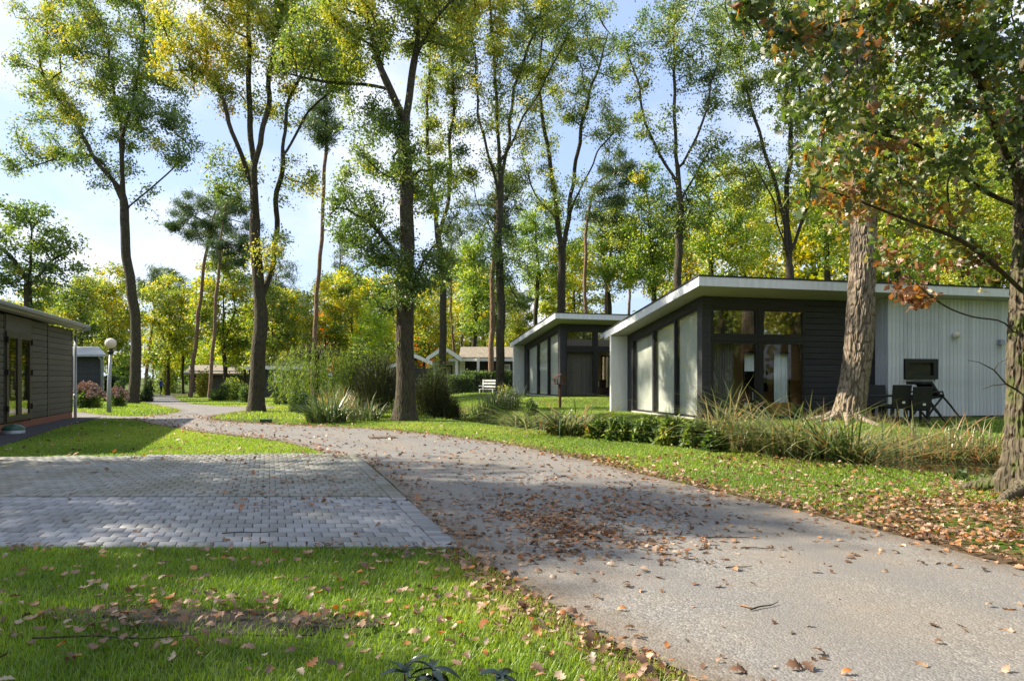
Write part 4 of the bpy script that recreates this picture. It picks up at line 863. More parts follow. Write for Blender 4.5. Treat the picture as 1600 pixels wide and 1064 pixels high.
# trees filling the wood behind, each with its own outline
BG = 'leafy trees standing behind the chalets'
bgl = [((1110, 610), 50, [(1110, 330, 60, 90, 1, .42), (1130, 400, 50, 50, 1, .45)], 'loose pale green tree behind the sparse slender oak'),
 ((1160, 610), 56, [(1160, 360, 60, 70, 1, .48), (1190, 300, 50, 60, 1, .44)], 'yellow green tree low behind the chalet roof left of the fan stemmed oak'),
 ((1290, 610), 48, [(1290, 330, 60, 100, 1, .50), (1310, 230, 55, 70, 1, .46)], 'bright yellow green tree directly behind the thick pine, left part'),
 ((1400, 610), 46, [(1400, 260, 80, 110, 1, .46), (1410, 380, 80, 60, 1, .50), (1380, 110, 70, 80, 1, .42)], 'broad sunlit tree behind the pale annex right of the thick pine'),
 ((1500, 610), 50, [(1500, 300, 90, 120, 1, .48), (1510, 400, 80, 60, 1, .52), (1480, 150, 90, 90, 1, .42)], 'tall sunlit tree behind the lower limbs of the near oak'),
 ((1620, 610), 48, [(1610, 330, 80, 120, 1, .46), (1620, 170, 90, 110, 1, .42)], 'green tree behind the near oak trunk'),
 ((950, 610), 58, [(945, 390, 55, 70, 1, .52), (990, 420, 50, 40, 1, .46)], 'golden green tree between the two chalet roofs'),
 ((1020, 610), 54, [(1020, 380, 55, 80, 1, .40), (1010, 300, 40, 50, .7, .40)], 'mid green tree above the low end of the big chalet roof'),
 ((835, 610), 60, [(840, 380, 50, 80, 1, .36), (860, 440, 40, 40, 1, .42)], 'dark green tree above the far chalet roof'),
 ((740, 610), 56, [(745, 440, 40, 90, 1, .40), (765, 470, 40, 60, 1, .36)], 'narrow green tree beside the straight oak behind the bungalow')]
for i, (b, d, bl, lab) in enumerate(bgl):
    top = bl[0]; bt = px_tree('leafy_tree', lab, b, d, [[b, (b[0] + 3, 480), (top[0], top[1] + 40), (top[0] - 4, top[1] - 40)]] + [[(top[0], top[1] + 60), ((top[0] + q[0]) / 2, (top[1] + q[1]) / 2 + 10), (q[0], q[1])] for q in bl[1:]],
      bl, .24, 19000 if b[0] > 1350 else 14000, .19, 40 + i, BG, natt=200, step=.75, sprout=4, spread=.5)
    for ch in bt.children:
        if 'crown' in ch.name: ch.color = (1.25, 1.32, 1.1, 1)
# pines
GP = 'pines standing in the wood'
def pine(label, base, d, path, blobs, R0, n, seed, size=.34, sprout=6, bark='bark_pine', **k):
    px_tree('pine_tree', label, base, d, [path], blobs, R0, n, size, seed, GP, natt=170, step=.7, sprout=sprout, leafkind='needle', bark=bark, leaf='pine_needle', spread=.34, flare=.15, tips_only=False, tvar=.14, **k)
pine('slender pine with a reddish trunk rising through the willow', (488, 612), 44, [(488, 612), (492, 520), (500, 400), (506, 300), (510, 190), (512, 60)], [(512, 120, 40, 40, 1, .5), (500, 200, 45, 35, 1, .6), (530, 60, 40, 50, 1, .5), (470, 90, 30, 30, .6, .6)], .15, 12000, 60, sprout=13)
pine('leaning pine on the small lawn island, nearest the far path', (297, 617), 64, [(297, 617), (304, 550), (316, 440), (326, 370), (340, 320)], [(325, 330, 50, 32, 1, .5), (290, 350, 40, 30, 1, .5), (350, 350, 40, 40, 1, .55)], .20, 14000, 61, sprout=11)
pine('leaning pine just right of the lawn island pine', (327, 614), 60, [(327, 614), (333, 540), (340, 440), (346, 370), (352, 320)], [(360, 330, 40, 40, 1, .5), (380, 380, 35, 45, 1, .45), (330, 390, 28, 22, .6, .5)], .17, 13000, 62, sprout=9)
pine('crooked pale pine trunk leaning right beside the tall left oak', (226, 580), 80, [(226, 580), (234, 540), (240, 490), (246, 460), (256, 440)], [(255, 440, 38, 22, 1, .55), (230, 450, 25, 20, .7, .5), (280, 455, 28, 22, .7, .5)], .20, 10000, 63, sprout=9)
pine('orange trunked pine behind the far chalet, left of its pair', (915, 610), 54, [(915, 610), (915, 520), (914, 430), (918, 340), (930, 290)], [(950, 300, 40, 30, 1, .35), (975, 270, 35, 22, 1, .35), (925, 330, 30, 25, .8, .4), (960, 250, 30, 18, .8, .35)], .17, 9000, 64, sprout=13)
pine('orange trunked pine behind the far chalet, leaning right of its pair', (944, 610), 57, [(944, 610), (945, 540), (948, 450), (956, 380), (962, 330)], [(975, 330, 35, 35, 1, .4), (945, 360, 25, 20, .7, .45), (985, 385, 30, 25, .7, .4)], .16, 7000, 65, sprout=11)
pine('pine with pale bark beside the straight oak at the bungalow', (768, 615), 46, [(768, 615), (768, 540), (770, 440), (774, 360), (776, 270)], [(790, 300, 45, 40, 1, .45), (750, 330, 40, 35, 1, .5), (800, 370, 30, 30, .6, .45)], .21, 7000, 66, sprout=12)
pine('slim pine behind the yellow oak with a dark rounded head', (436, 612), 74, [(436, 612), (434, 560), (428, 490), (432, 430)], [(440, 430, 38, 45, 1, .3), (415, 470, 28, 25, .7, .4), (455, 480, 25, 25, .7, .3)], .16, 7500, 67, sprout=10)
pine('pair topped pine in the gap right of the reddish trunk', (545, 612), 70, [(545, 612), (544, 540), (536, 460), (530, 380)], [(520, 440, 40, 40, 1, .35), (545, 380, 35, 40, 1, .4), (500, 470, 25, 25, .7, .35)], .16, 7500, 68, sprout=9)
pine('twin pines seen above the bungalow roof, left stem', (712, 612), 66, [(712, 612), (708, 540), (704, 460), (706, 380)], [(705, 420, 30, 40, 1, .45), (720, 370, 30, 30, 1, .5)], .14, 5500, 69, sprout=10)
pine('twin pines seen above the bungalow roof, right stem', (722, 612), 67, [(722, 612), (722, 540), (726, 460), (728, 400)], [(735, 430, 25, 35, 1, .45)], .12, 4500, 70, sprout=10)
# left edge: rounded tree over the cabin
px_tree('leafy_tree', 'rounded dark tree above the roof of the long cabin', (42, 625), 52, [[(42, 625), (43, 520), (45, 440), (50, 360)], [(45, 450), (80, 410), (110, 390)], [(44, 440), (15, 400), (-20, 380)]], [(40, 360, 60, 50, 1, .30), (95, 390, 45, 45, 1, .28), (10, 420, 60, 45, 1, .27), (80, 440, 45, 35, .8, .27), (-50, 370, 60, 60, 1, .3)], .36, 11000, .24, 80, BG, natt=300, step=.75, sprout=6, spread=.45)
px_tree('leafy_tree', 'bright green slender tree between the two left cabins', (128, 625), 58, [[(128, 625), (127, 540), (125, 460), (122, 430)]], [(125, 470, 32, 50, 1, .40), (110, 510, 30, 40, 1, .45), (140, 500, 25, 40, .8, .38)], .18, 5500, .22, 81, BG, natt=180, step=.7, sprout=4, spread=.45)
# thick leaning pine before the big chalet: bark plates are real relief
def big_trunk(label, name, path, rad, seed, bark, amp, zst, sides, crown, roots, cat='tree', ridge=22, group=None):
    pts = np.array(smooth_path(path)); b0 = pts[0].copy(); b0[2] = hh(b0[0], b0[1]); z = np.linalg.norm(np.diff(pts, axis=0), axis=1).cumsum(); z = np.r_[0, z]
    zi = np.arange(0, z[-1], zst); c = np.stack([np.interp(zi, z, pts[:, k]) for k in range(3)], 1) - b0; rr = np.interp(zi, np.linspace(0, z[-1], len(rad)), rad)
    an = np.arange(sides) / sides * 2 * np.pi; ZI, AN = np.meshgrid(zi, an, indexing='ij'); RR = np.broadcast_to(rr[:, None], ZI.shape)
    hgt = np.maximum(ZI - .25, 0); fl = np.exp(-hgt / .33); lob = .5 + .5 * np.cos(AN * roots[0] + roots[1] + .6 * np.sin(AN * 2)); RR = RR * (1 + fl * (.22 + roots[2] * lob ** 2))
    q = np.stack([np.cos(AN) * ridge / 6.28 * 1.6, np.sin(AN) * ridge / 6.28 * 1.6, ZI * 4.6 / max(rad[0], .2) * .35], -1)
    q = q + .5 * np.stack([vnoise(q * .7 + 9, seed), vnoise(q * .7 + 31, seed), np.zeros_like(AN)], -1)
    n1 = vnoise(q, seed); n2 = vnoise(q * 2.3 + 5, seed); rid = np.clip(1 - np.abs(n1 - .5) * 6.5, 0, 1); RR = RR - amp * 1.3 * rid ** 1.4 + amp * .9 * (n2 - .5) + amp * 1.6 * (vnoise(q * .25, seed) - .5)
    X = c[:, None, 0] + np.cos(AN) * RR; Y = c[:, None, 1] + np.sin(AN) * RR; Z = np.broadcast_to(c[:, None, 2], X.shape)
    m = len(zi); i0 = (np.arange(m - 1)[:, None] * sides + np.arange(sides)[None]); i1 = np.arange(m - 1)[:, None] * sides + (np.arange(sides)[None] + 1) % sides
    Fq = np.stack([i0, i1, i1 + sides, i0 + sides], -1).reshape(-1, 4); t = thing(name, label, cat, b0, 0, group)
    obj('trunk', arr_mesh('trunk', np.stack([X, Y, Z], -1), Fq, M[bark], {'furrow': np.clip(rid.ravel() ** 1.3, 0, 1)}, smooth=True), t); return t, b0
tq, b8 = big_trunk('thick leaning pine with flaking pale bark before the big chalet terrace', 'pine_tree', [(9.05, 18.5, -.1), (9.13, 18.5, .6), P(1340, 560, 18.5), P(1345, 460, 18.5), P(1350, 340, 18.6), P(1352, 200, 18.7), P(1352, 60, 18.8), P(1348, -160, 19)], [.39, .36, .33, .305, .28, .25, .22], 5, 'bark_big', .034, .026, 190, None, (5, 1.0, .30))
s8 = [[(0.2, .2, 9.0), (.2, .3, 11), (.3, .3, 14), (.3, .2, 17)]]
tr, cr = tree_meshes(85, s8, [(0, 0, 15, 3, 3, 2, 1, .5), (2, 1, 17, 2.5, 2.5, 1.6, 1, .5), (-1.8, -1, 17.5, 2.4, 2.4, 1.6, 1, .5), (1.5, -2, 13.4, 1.6, 1.6, .8, .6, .5)], .24, 7000, .24, natt=200, step=.6, sprout=9.5, leafkind='needle', bark='bark_pine', leaf='pine_needle', flare=0)
obj('limbs', tr, tq); obj('crown', cr, tq)['kind'] = 'stuff'
for i in range(5):
    a = (-2.7, -2.0, -1.2, -.3, 2.9)[i]; L = (.9, .7, .8, .9, 1.1)[i]; pts = [(math.cos(a) * r_, math.sin(a) * r_, hh(b8[0] + math.cos(a) * r_, b8[1] + math.sin(a) * r_) - b8[2] + zz_) for r_, zz_ in ((.35, .14), (.55, .06), (.55 + L * .5, .02), (.55 + L, -.05))]
    MB().tube(pts, [.12, .08, .05, .02], 7).build('root', M['bark_big'], tq, True)
# near oak on the right edge with its lobed leaves
D9 = 8.9
t9, b9 = big_trunk('near oak with mossy ridged trunk and spreading rusty leaves at the pond edge', 'oak_tree', [(6.72, 8.75, -.08), (6.70, 8.75, .4), P(1612, 590, 8.8), P(1618, 450, 8.8), P(1622, 320, 8.85), P(1626, 180, 8.9), P(1640, 0, 9.0), P(1650, -220, 9.1)], [.29, .275, .265, .26, .25, .23, .19], 9, 'bark_mossy', .030, .013, 220, None, (4, 2.4, .42), ridge=26)
def q9(px, py, dd=0): return np.array(P(px, py, D9 + dd)) - b9
st9 = [[q9(1620, 340), q9(1570, 240, -.2), q9(1530, 130, -.5), q9(1480, 15, -.9), q9(1440, -120, -1.2)],
 [q9(1600, 545), q9(1570, 505, -.2), q9(1520, 495, -.5), q9(1480, 480, -.7), q9(1445, 455, -.9), q9(1415, 425, -1.1)],
 [q9(1612, 470), q9(1560, 420, -.5), q9(1500, 375, -.9), q9(1420, 345, -1.2), q9(1330, 310, -1.5), q9(1240, 280, -1.8)],
 [q9(1612, 440), q9(1540, 415, .4), q9(1460, 412, .8), q9(1380, 420, 1.0)],
 [q9(1618, 330), q9(1540, 300, .3), q9(1440, 230, .2), q9(1340, 200, 0), q9(1250, 165, -.2)],
 [q9(1500, 60, -.7), q9(1420, 20, -.9), q9(1330, 30, -1.2), q9(1240, 60, -1.5)],
 [q9(1626, 180), q9(1590, 60, .4), q9(1560, -60, .8)], [q9(1626, 240), q9(1700, 150, .3), q9(1790, 60, .5)], [q9(1620, 420), q9(1700, 380, -.3), q9(1780, 330, -.8)]]
bl9 = [(*q9(1280, 110, -1.2), .9, .9, .6, .8, .34), (*q9(1390, 90, -.8), 1.0, 1.1, .8, 1, .36), (*q9(1500, 120, -.5), 1.0, 1.1, .9, 1, .25), (*q9(1560, 230, -.2), .7, 1.0, .8, 1, .22), (*q9(1440, 240, -.4), .9, 1.1, .7, 1, .38), (*q9(1330, 240, -1.0), .8, .9, .55, .7, .46),
 (*q9(1390, 330, -.9), .8, .9, .40, .4, .62), (*q9(1480, 350, -.4), .7, .9, .45, .45, .54), (*q9(1420, 430, -.9), .6, .7, .30, .3, .84), (*q9(1510, 430, -.2), .5, .8, .35, .3, .66), (*q9(1290, 330, -1.5), .5, .5, .3, .4, .74), (*q9(1330, 10, -1.0), 1.1, 1.1, .5, .8, .42), (*q9(1480, -40, -.3), 1.6, 1.4, .8, .8, .36), (*q9(1590, 60, 0), .9, 1.2, .9, .8, .28), (*q9(1720, 200, 0), 1.0, 1.2, 1.2, .7, .3), (*q9(1200, 40, -1.6), .6, .5, .4, .5, .32)]
tr, cr = tree_meshes(91, [[np.array([0.0, 0, 1.9]) + (q9(1615, 470) - q9(1615, 470)) * 0 + np.array([q9(1615, 470)[0], q9(1615, 470)[1], 0]), q9(1620, 400), q9(1626, 200), q9(1645, -100)]] + st9, bl9, .12, 14000, .108, natt=760, step=.20, tip=.0042, sprout=1.5, leafkind='lobed', leaf='oak_rust', spread=.10, detail=8, flare=0, bark='bark_oak', tvar=.19, up=.35)
obj('limbs', tr, t9); ol = obj('crown', cr, t9); ol['kind'] = 'stuff'
MB().tube([q9(1598, 620) + np.array([0, -.12, 0]), q9(1572, 600, -.25), q9(1553, 578, -.3), q9(1530, 566, -.3), q9(1512, 563, -.3)], [.016, .011, .008, .005, .003], 6).tube([q9(1553, 578, -.3), q9(1560, 568, -.32), q9(1575, 560, -.33)], [.007, .004, .002], 5).tube([q9(1572, 600, -.25), q9(1552, 602, -.25), q9(1536, 608, -.25)], [.008, .005, .003], 5).build('dead_twig', M['bark_oak'], t9)
for a, L in ((-2.6, .7), (2.6, .6), (-1.7, .8), (-2.1, .5)):
    pts = [(math.cos(a) * r_, math.sin(a) * r_, zz_) for r_, zz_ in ((.25, .18), (.45, .09), (.45 + L * .5, .03), (.45 + L, -.05))]; MB().tube(pts, [.13, .10, .06, .02], 8).build('root', M['bark_mossy'], t9, True)
# 300 largest-looking leaves of this crown as leaves of their own
g = np.random.default_rng(17); co = np.empty(len(cr.vertices) * 3, np.float32); cr.vertices.foreach_get('co', co); co = co.reshape(-1, 27, 3)[:, 13] + b9
ppx = 800 + FPX * co[:, 0] / co[:, 1]; ppy = HOR - FPX * (co[:, 2] - EYE) / co[:, 1]; vis = np.where((ppx > 1150) & (ppx < 1600) & (ppy > 0) & (ppy < 540))[0]; vis = vis[np.argsort(co[vis, 1])][:300]
lv = []
for k in range(10):
    V, Fq, n_ = oakleaves(np.zeros((1, 3)), .125, g, .4); lv.append(arr_mesh('leaf', V, Fq, M['oak_rust'], {'tint': np.full(n_, (.18, .25, .3, .36, .42, .5, .6, .72, .82, .9)[k])}))
for k in vis:
    o = obj('leaf', lv[int(g.integers(0, 10))], t9, co[k] - b9 + g.normal(size=3) * .06); o.rotation_euler = (g.normal() * .5, g.normal() * .5, g.uniform(0, 6.28)); s_ = g.uniform(.8, 1.3); o.scale = (s_, s_, s_)

# ------------------------------------------------------------------ far wood: shared shapes, copied one by one
FAR = []
for k in range(3):
    FAR.append(tree_meshes(200 + k, [[(0, 0, 0), (.1, 0, 3), (0, .2, 7), (.2, 0, 12)], [(0, .1, 4), (1.2, .3, 7), (2.0, .2, 9.5)], [(0, .1, 5), (-1.1, -.3, 8), (-1.7, .4, 11)]], [(0, 0, 9, 3.4, 3.4, 4.5, 1, .42), (1.8, 0, 6.5, 2.2, 2.2, 2, .8, .44), (-1.6, .6, 11.5, 2, 2, 2.2, .8, .40), (.2, -1.2, 4.6, 2.4, 2.4, 1.6, .6, .42)], .2, 12500, .25, natt=190, step=.8, sprout=2.2, spread=.55))
PIN = []
for k in range(2):
    PIN.append(tree_meshes(220 + k, [[(0, 0, 0), (.2, 0, 5), (.1, .2, 10), (.3, .1, 15)]], [(0, 0, 14, 2.6, 2.6, 1.3, 1, .4), (1.6, .5, 12, 2, 2, .8, .8, .45), (-1.7, -.3, 12.6, 2, 2, .8, .8, .4), (.4, 0, 10, 1.6, 1.6, .6, .5, .45)], .18, 8000, .34, natt=150, step=.75, sprout=8, leafkind='needle', bark='bark_pine', leaf='pine_needle', flare=.1))
GREEN = [(1, 1, 1), (1.25, 1.15, .9), (1.5, 1.3, .8), (.8, .9, .9)]
farlist = []
g = np.random.default_rng(31)
def far(px, d, hpx, kind, col, label):
    x = (px - 800) / FPX * d; z = hh(x, d); H_ = EYE + (HOR - hpx) / FPX * d - z; base = 13.2 if kind != 'pine' else 15.5
    tr, cr = (PIN if kind == 'pine' else FAR)[int(g.integers(0, 2))]; s_ = H_ / base
    put_tree('pine_tree' if kind == 'pine' else 'leafy_tree', label, (x, d, z - .1), tr, cr, 'trees of the far wood', g.uniform(0, 6.28), (s_ * g.uniform(.85, 1.15), s_ * g.uniform(.85, 1.15), s_), col)
far(175, 88, 470, 'leaf', (.9, 1, .9), 'dark tree far back between the second cabin and the tall left oak'); far(268, 105, 440, 'pine', (1, 1, 1), 'far pine behind the crooked pale trunk'); far(212, 98, 480, 'pine', (1.1, 1.1, .9), 'far pine directly behind the tall left oak')
far(355, 92, 500, 'leaf', (1.67, 1.7, .7), 'yellow tree far back between the two leaning pines and the yellow oak'); far(390, 110, 430, 'pine', (.9, .9, 1), 'far dark pine left of the yellow oak trunk'); far(455, 95, 490, 'leaf', (1.70, 1.6, .6), 'golden tree far back right of the yellow oak trunk')
far(475, 105, 505, 'leaf', (1.6, 1.4, .7), 'olive tree far back left of the reddish pine trunk'); far(520, 92, 480, 'leaf', (3.2, 1.1, .7), 'orange red tree far back right of the reddish pine trunk'); far(560, 80, 440, 'leaf', (1.6, 1.35, .8), 'yellow green tree far behind the willow')
far(598, 70, 490, 'leaf', (1.71, 1.7, .6), 'yellow tree left of the thick dark oak trunk'); far(655, 84, 520, 'leaf', (3.4, 1.0, .6), 'orange red tree right of the thick dark oak trunk'); far(680, 92, 430, 'leaf', (1.4, 1.2, .8), 'green tree far behind the slim grey oak')
far(725, 100, 400, 'pine', (1, 1, 1), 'far pine above the bungalow roof'); far(760, 88, 420, 'leaf', (1.6, 1.35, .8), 'yellow green tree far behind the bungalow'); far(820, 110, 450, 'pine', (.8, .8, 1), 'far dark pine left of the far chalet'); far(800, 84, 500, 'leaf', (1.2, 1.1, .8), 'green tree far back at the far chalet corner')
far(145, 96, 440, 'pine', (.9, 1, 1), 'far pine above the pale cabin roof'); far(90, 100, 460, 'leaf', (1.8, 1.4, .7), 'yellowish tree far behind the rounded dark tree'); far(10, 98, 470, 'leaf', (1.2, 1.1, .9), 'green tree far behind the long cabin roof'); far(300, 130, 470, 'pine', (1, 1, 1.1), 'farthest pine behind the leaning pair')
far(900, 90, 380, 'leaf', (1.7, 1.4, .7), 'yellow green tree far behind the far chalet roof'); far(985, 92, 350, 'pine', (.9, .95, 1), 'far pine between the chalet roofs'); far(1075, 88, 340, 'leaf', (1.5, 1.3, .8), 'light green tree far behind the big chalet corner'); far(1225, 84, 300, 'leaf', (1.6, 1.35, .7), 'light green tree far behind the chalet roof middle')
far(1345, 80, 200, 'leaf', (1.5, 1.3, .7), 'tall pale green tree far behind the thick pine'); far(1450, 78, 180, 'leaf', (1.5, 1.3, .8), 'tall pale green tree far behind the annex'); far(1560, 80, 190, 'leaf', (1.5, 1.3, .8), 'tall pale green tree far behind the annex end')
far(415, 125, 470, 'leaf', (1.7, 1.3, .7), 'olive yellow tree at the very back behind the distant bungalow'); far(540, 130, 460, 'pine', (1, 1, 1), 'farthest pine behind the orange red tree'); far(620, 120, 450, 'leaf', (1.7, 1.4, .7), 'yellowish tree at the very back behind the thick dark oak')
far(240, 120, 500, 'leaf', (1.6, 1.5, .7), 'light green tree at the end of the far path'); far(330, 118, 510, 'leaf', (1.68, 1.7, .6), 'yellow low tree at the very back behind the leaning pines')
for i, (px, d, hp, c_, lab) in enumerate([(172, 66, 415, (1.3, 1.2, .8), 'green tree just left of the knobbly oak trunk in the second row'), (262, 72, 430, (1.2, 1.15, .9), 'green tree between the knobbly oak and the leaning pines in the second row'), (286, 78, 455, (1.7, 1.45, .7), 'yellow green tree behind the lawn island pine in the second row'), (352, 68, 395, (1.2, 1.15, .85), 'tall green tree just right of the leaning pine pair'), (384, 76, 470, (1.68, 1.6, .6), 'golden tree just left of the yellow oak trunk'), (424, 64, 440, (1.1, 1.1, .85), 'green tree just right of the yellow oak trunk'), (462, 72, 455, (1.7, 1.4, .7), 'light olive tree behind the willow left side'),
  (508, 64, 430, (1.4, 1.25, .8), 'green tree rising behind the willow crown'), (548, 66, 420, (1.9, 1.6, .7), 'yellow green tree behind the willow right side'), (584, 58, 470, (1.70, 1.75, .6), 'bright yellow small tree left behind the thick dark oak'), (606, 74, 430, (1.5, 1.3, .8), 'light green tree directly behind the thick dark oak'), (662, 62, 450, (1.3, 1.2, .8), 'mid green tree just right of the thick dark oak'), (716, 70, 470, (1.6, 1.35, .7), 'yellow green low tree over the bungalow gable'), (806, 64, 480, (1.4, 1.25, .8), 'light green tree over the bungalow roof end'), (70, 74, 440, (1.3, 1.2, .8), 'green tree right of the rounded dark tree'), (98, 70, 480, (1.8, 1.5, .7), 'yellowish low tree over the pale cabin roof')]):
    far(px, d, hp, 'leaf', c_, lab)
# the wood goes on outside the frame: behind the camera and to the left, unseen trees added to shade the foreground and darken the glass reflections
for k, (x, y, s_, lab) in enumerate([(-16.5, 11.8, 1.1, 'oak outside the view left of the pavers'), (-17.5, 6.4, 1.0, 'oak outside the view left of the near lawn'), (-30, 2, 1.0, 'oak outside the view left of the front lawn'), (-31, 12, 1.25, 'oak outside the view behind the long cabin'), (-40, 22, 1.25, 'tree outside the view beyond the long cabin'),
  (-9, -12, 1.2, 'oak behind the photographer on the left'), (4, -15, 1.25, 'oak straight behind the photographer'), (14, -11, 1.2, 'oak behind the photographer on the right'), (22, -6, 1.3, 'oak at the road behind the photographer'), (-2, -24, 1.4, 'taller oak far behind the photographer'), (12, -26, 1.4, 'taller oak far behind along the road'), (26, 6, 1.2, 'oak outside the view right of the pond'), (24, -20, 1.4, 'tree far behind at the road bend'), (17, 3.5, 1.1, 'oak outside the view right of the road'), (21, 11, 1.2, 'oak outside the view beyond the near oak'), (28, -1, 1.3, 'tree outside the view far right of the road'), (35, 12, 1.35, 'tree outside the view far beyond the pond'), (12, -5, 1.2, 'oak behind the photographer close to the road'), (30, 24, 1.3, 'tree outside the view beyond the annex end')]):
    tr, cr = FAR[k % 3]; put_tree('leafy_tree', lab, (x, y, hh(x, y) - .1), tr, cr, 'trees of the wood around, out of view', k * 1.3, s_, GREEN[k % 3])
# far-off wood that closes the horizon: one mass
g = np.random.default_rng(88); PV = []; LTT = []
for k in range(300):
    px = g.uniform(-500, 2300); d = g.uniform(135, 190); x = (px - 800) / FPX * d
    if k >= 140: an_ = g.uniform(-.5, math.pi + .5); d = -g.uniform(60, 120) * math.sin(an_) ; x = g.uniform(80, 130) * math.cos(an_)
    Ht = g.uniform(9, 19) * (1.0 if px > 700 or k >= 140 else .72); tn = g.choice([.36, .42, .5, .62], p=[.4, .3, .2, .1]); n = 520
    q = unit(g.normal(size=(n, 3))) * (g.uniform(0, 1, (n, 1)) ** .4); c = q * np.array([Ht * .30, Ht * .26, Ht * .48]); c[:, 2] += Ht * .5; wv = .75 + .5 * vnoise(q * 2.6, k); c[:, :2] *= wv[:, None]; PV.append(c + np.array([x, d, -.5])); LTT.append(tn + g.normal(size=n) * .08)
PV = np.concatenate(PV); V, F3 = kites(PV, 1.15, g, .4, .7); o = obj('far_wood', arr_mesh('far_wood', V, F3, M['oak_leaf'], {'tint': np.clip(np.repeat(np.concatenate(LTT), 4), 0, 1)})); o['kind'] = 'stuff'

# ------------------------------------------------------------------ shrubs and plants
shrub('leafy_bush', 'round bright green bush at the bend of the far path behind the walker', 264, 600, 82, 46, 92, 5000, .22, .55, 301, lump=9)
shrub('leafy_bush', 'yellow green bush directly behind the walker on the far path', 258, 600, 76, 22, 55, 2200, .17, .74, 302)
shrub('rhododendron', 'dark rounded rhododendron left of the tall left oak', 187, 622, 45, 24, 40, 2600, .13, .16, 303); shrub('rhododendron', 'dark rhododendron right of the tall left oak trunk', 229, 622, 46, 20, 44, 2600, .13, .14, 304)
hx = shrub('hydrangea', 'broad hydrangea with faded pink heads below the second cabin', 136, 640, 34, 46, 30, 3600, .12, .44, 305, lump=10); g = np.random.default_rng(4); hd = MB(); 
ic = [(math.cos(a) * math.cos(e), math.sin(a) * math.cos(e), math.sin(e)) for e in (-1.2, -.5, .2, .8, 1.4) for a in np.linspace(0, 6.28, 9)[:-1]]
V, F4 = kites(np.array(ic * 3) * .085, .07, g, .1, .9); HM = arr_mesh('flower_head', V, F4, M['pink'])
for k in range(40):
    a = g.uniform(0, 6.28); r_ = g.uniform(.15, 1.0); rr = 34 * 34 / FPX * .62; o = obj('flower_head', HM, hx, (math.cos(a) * r_ * rr * 1.25, math.sin(a) * r_ * rr, 34 * 34 / FPX * (1.05 - .45 * r_ * r_) + g.normal() * .05)); s_ = g.uniform(.9, 1.5); o.scale = (s_, s_, s_)
hx2 = shrub('hydrangea', 'smaller hydrangea with pale brown heads between the lamp and the tall left oak', 184, 640, 36, 22, 28, 1500, .11, .35, 306, lump=8)
for k in range(22):
    a = g.uniform(0, 6.28); r_ = g.uniform(.15, 1.0); o = obj('flower_head', HM, hx2, (math.cos(a) * r_ * .55, math.sin(a) * r_ * .5, .95 - .4 * r_ * r_ + g.normal() * .05))
# weeping willow
dW = 33.0; qx = (492 - 800) / FPX * dW; z0 = hh(qx, dW); t = thing('weeping_willow', 'small weeping willow with hanging grey green curtains behind the spiky plants', 'tree', (qx, dW, z0)); g = np.random.default_rng(77); pos = []; ax = []
tk = MB().tube([(0, 0, -.1), (.05, 0, 1.2), (0, .1, 2.4)], [.12, .10, .07], 8)
for k in range(240):
    a = g.uniform(0, 6.28); r_ = math.sqrt(g.uniform(.05, 1)) * 2.1; top = 3.35 - .42 * r_ + g.normal() * .18; bot = max(.15, g.uniform(.15, 1.3)); x, y = r_ * math.cos(a), r_ * math.sin(a) * .9; n = int((top - bot) / .055)
    if k % 4 == 0: tk.tube([(0, .1, 2.3), (x * .5, y * .5, top + .15), (x, y, top)], [.03, .018, .006], 4)
    sx, sy = g.normal() * .05, g.normal() * .05
    for i in range(n): pos.append((x + sx * i * .06 + g.normal() * .03, y + sy * i * .06 + g.normal() * .03, top - i * .055)); ax.append((math.cos(a) * .3, math.sin(a) * .3, -1))
tk.build('trunk', M['bark_oak'], t, True); V, F3 = kites(np.array(pos), .16, g, .1, .2, .03, np.array(ax)); m_ = arr_mesh('crown', V, F3, M['shrub_leaf'], {'tint': np.clip(np.repeat(.50 + g.normal(size=len(pos)) * .12, 4), 0, 1)}); c = obj('crown', m_, t); c['kind'] = 'stuff'; c.color = (1.0, 1.0, .95, 1)
shrub('leafy_bush', 'loose light green bush right of the weeping willow', 558, 628, 34, 48, 118, 5200, .15, .52, 310, lump=11); shrub('leafy_bush', 'low pale leaved bush in front of the willow right side', 575, 640, 29, 46, 62, 3600, .12, .56, 311, lump=9)
shrub('leafy_bush', 'dark ivy bush between the willow and the spiky clump', 470, 640, 29, 34, 46, 2600, .10, .26, 312); shrub('leafy_bush', 'pale bush left of the willow beyond the oak', 440, 628, 40, 26, 40, 1600, .13, .42, 313)
shrub('leafy_bush', 'tawny grassy bush on the lawn island right of the pines', 365, 620, 52, 48, 40, 3000, .17, .62, 314, lump=10); shrub('leafy_bush', 'green bush on the lawn island by the leaning pine pair', 345, 622, 50, 26, 28, 1600, .15, .36, 315); shrub('leafy_bush', 'small dark bush at the right end of the lawn island', 385, 628, 44, 20, 30, 1300, .14, .25, 316); shrub('leafy_bush', 'yellow bush behind the lawn island pines', 318, 600, 66, 26, 50, 2200, .2, .72, 317); shrub('leafy_bush', 'orange brown bush far left of the distant bungalow', 400, 600, 70, 26, 60, 2200, .2, .66, 318)
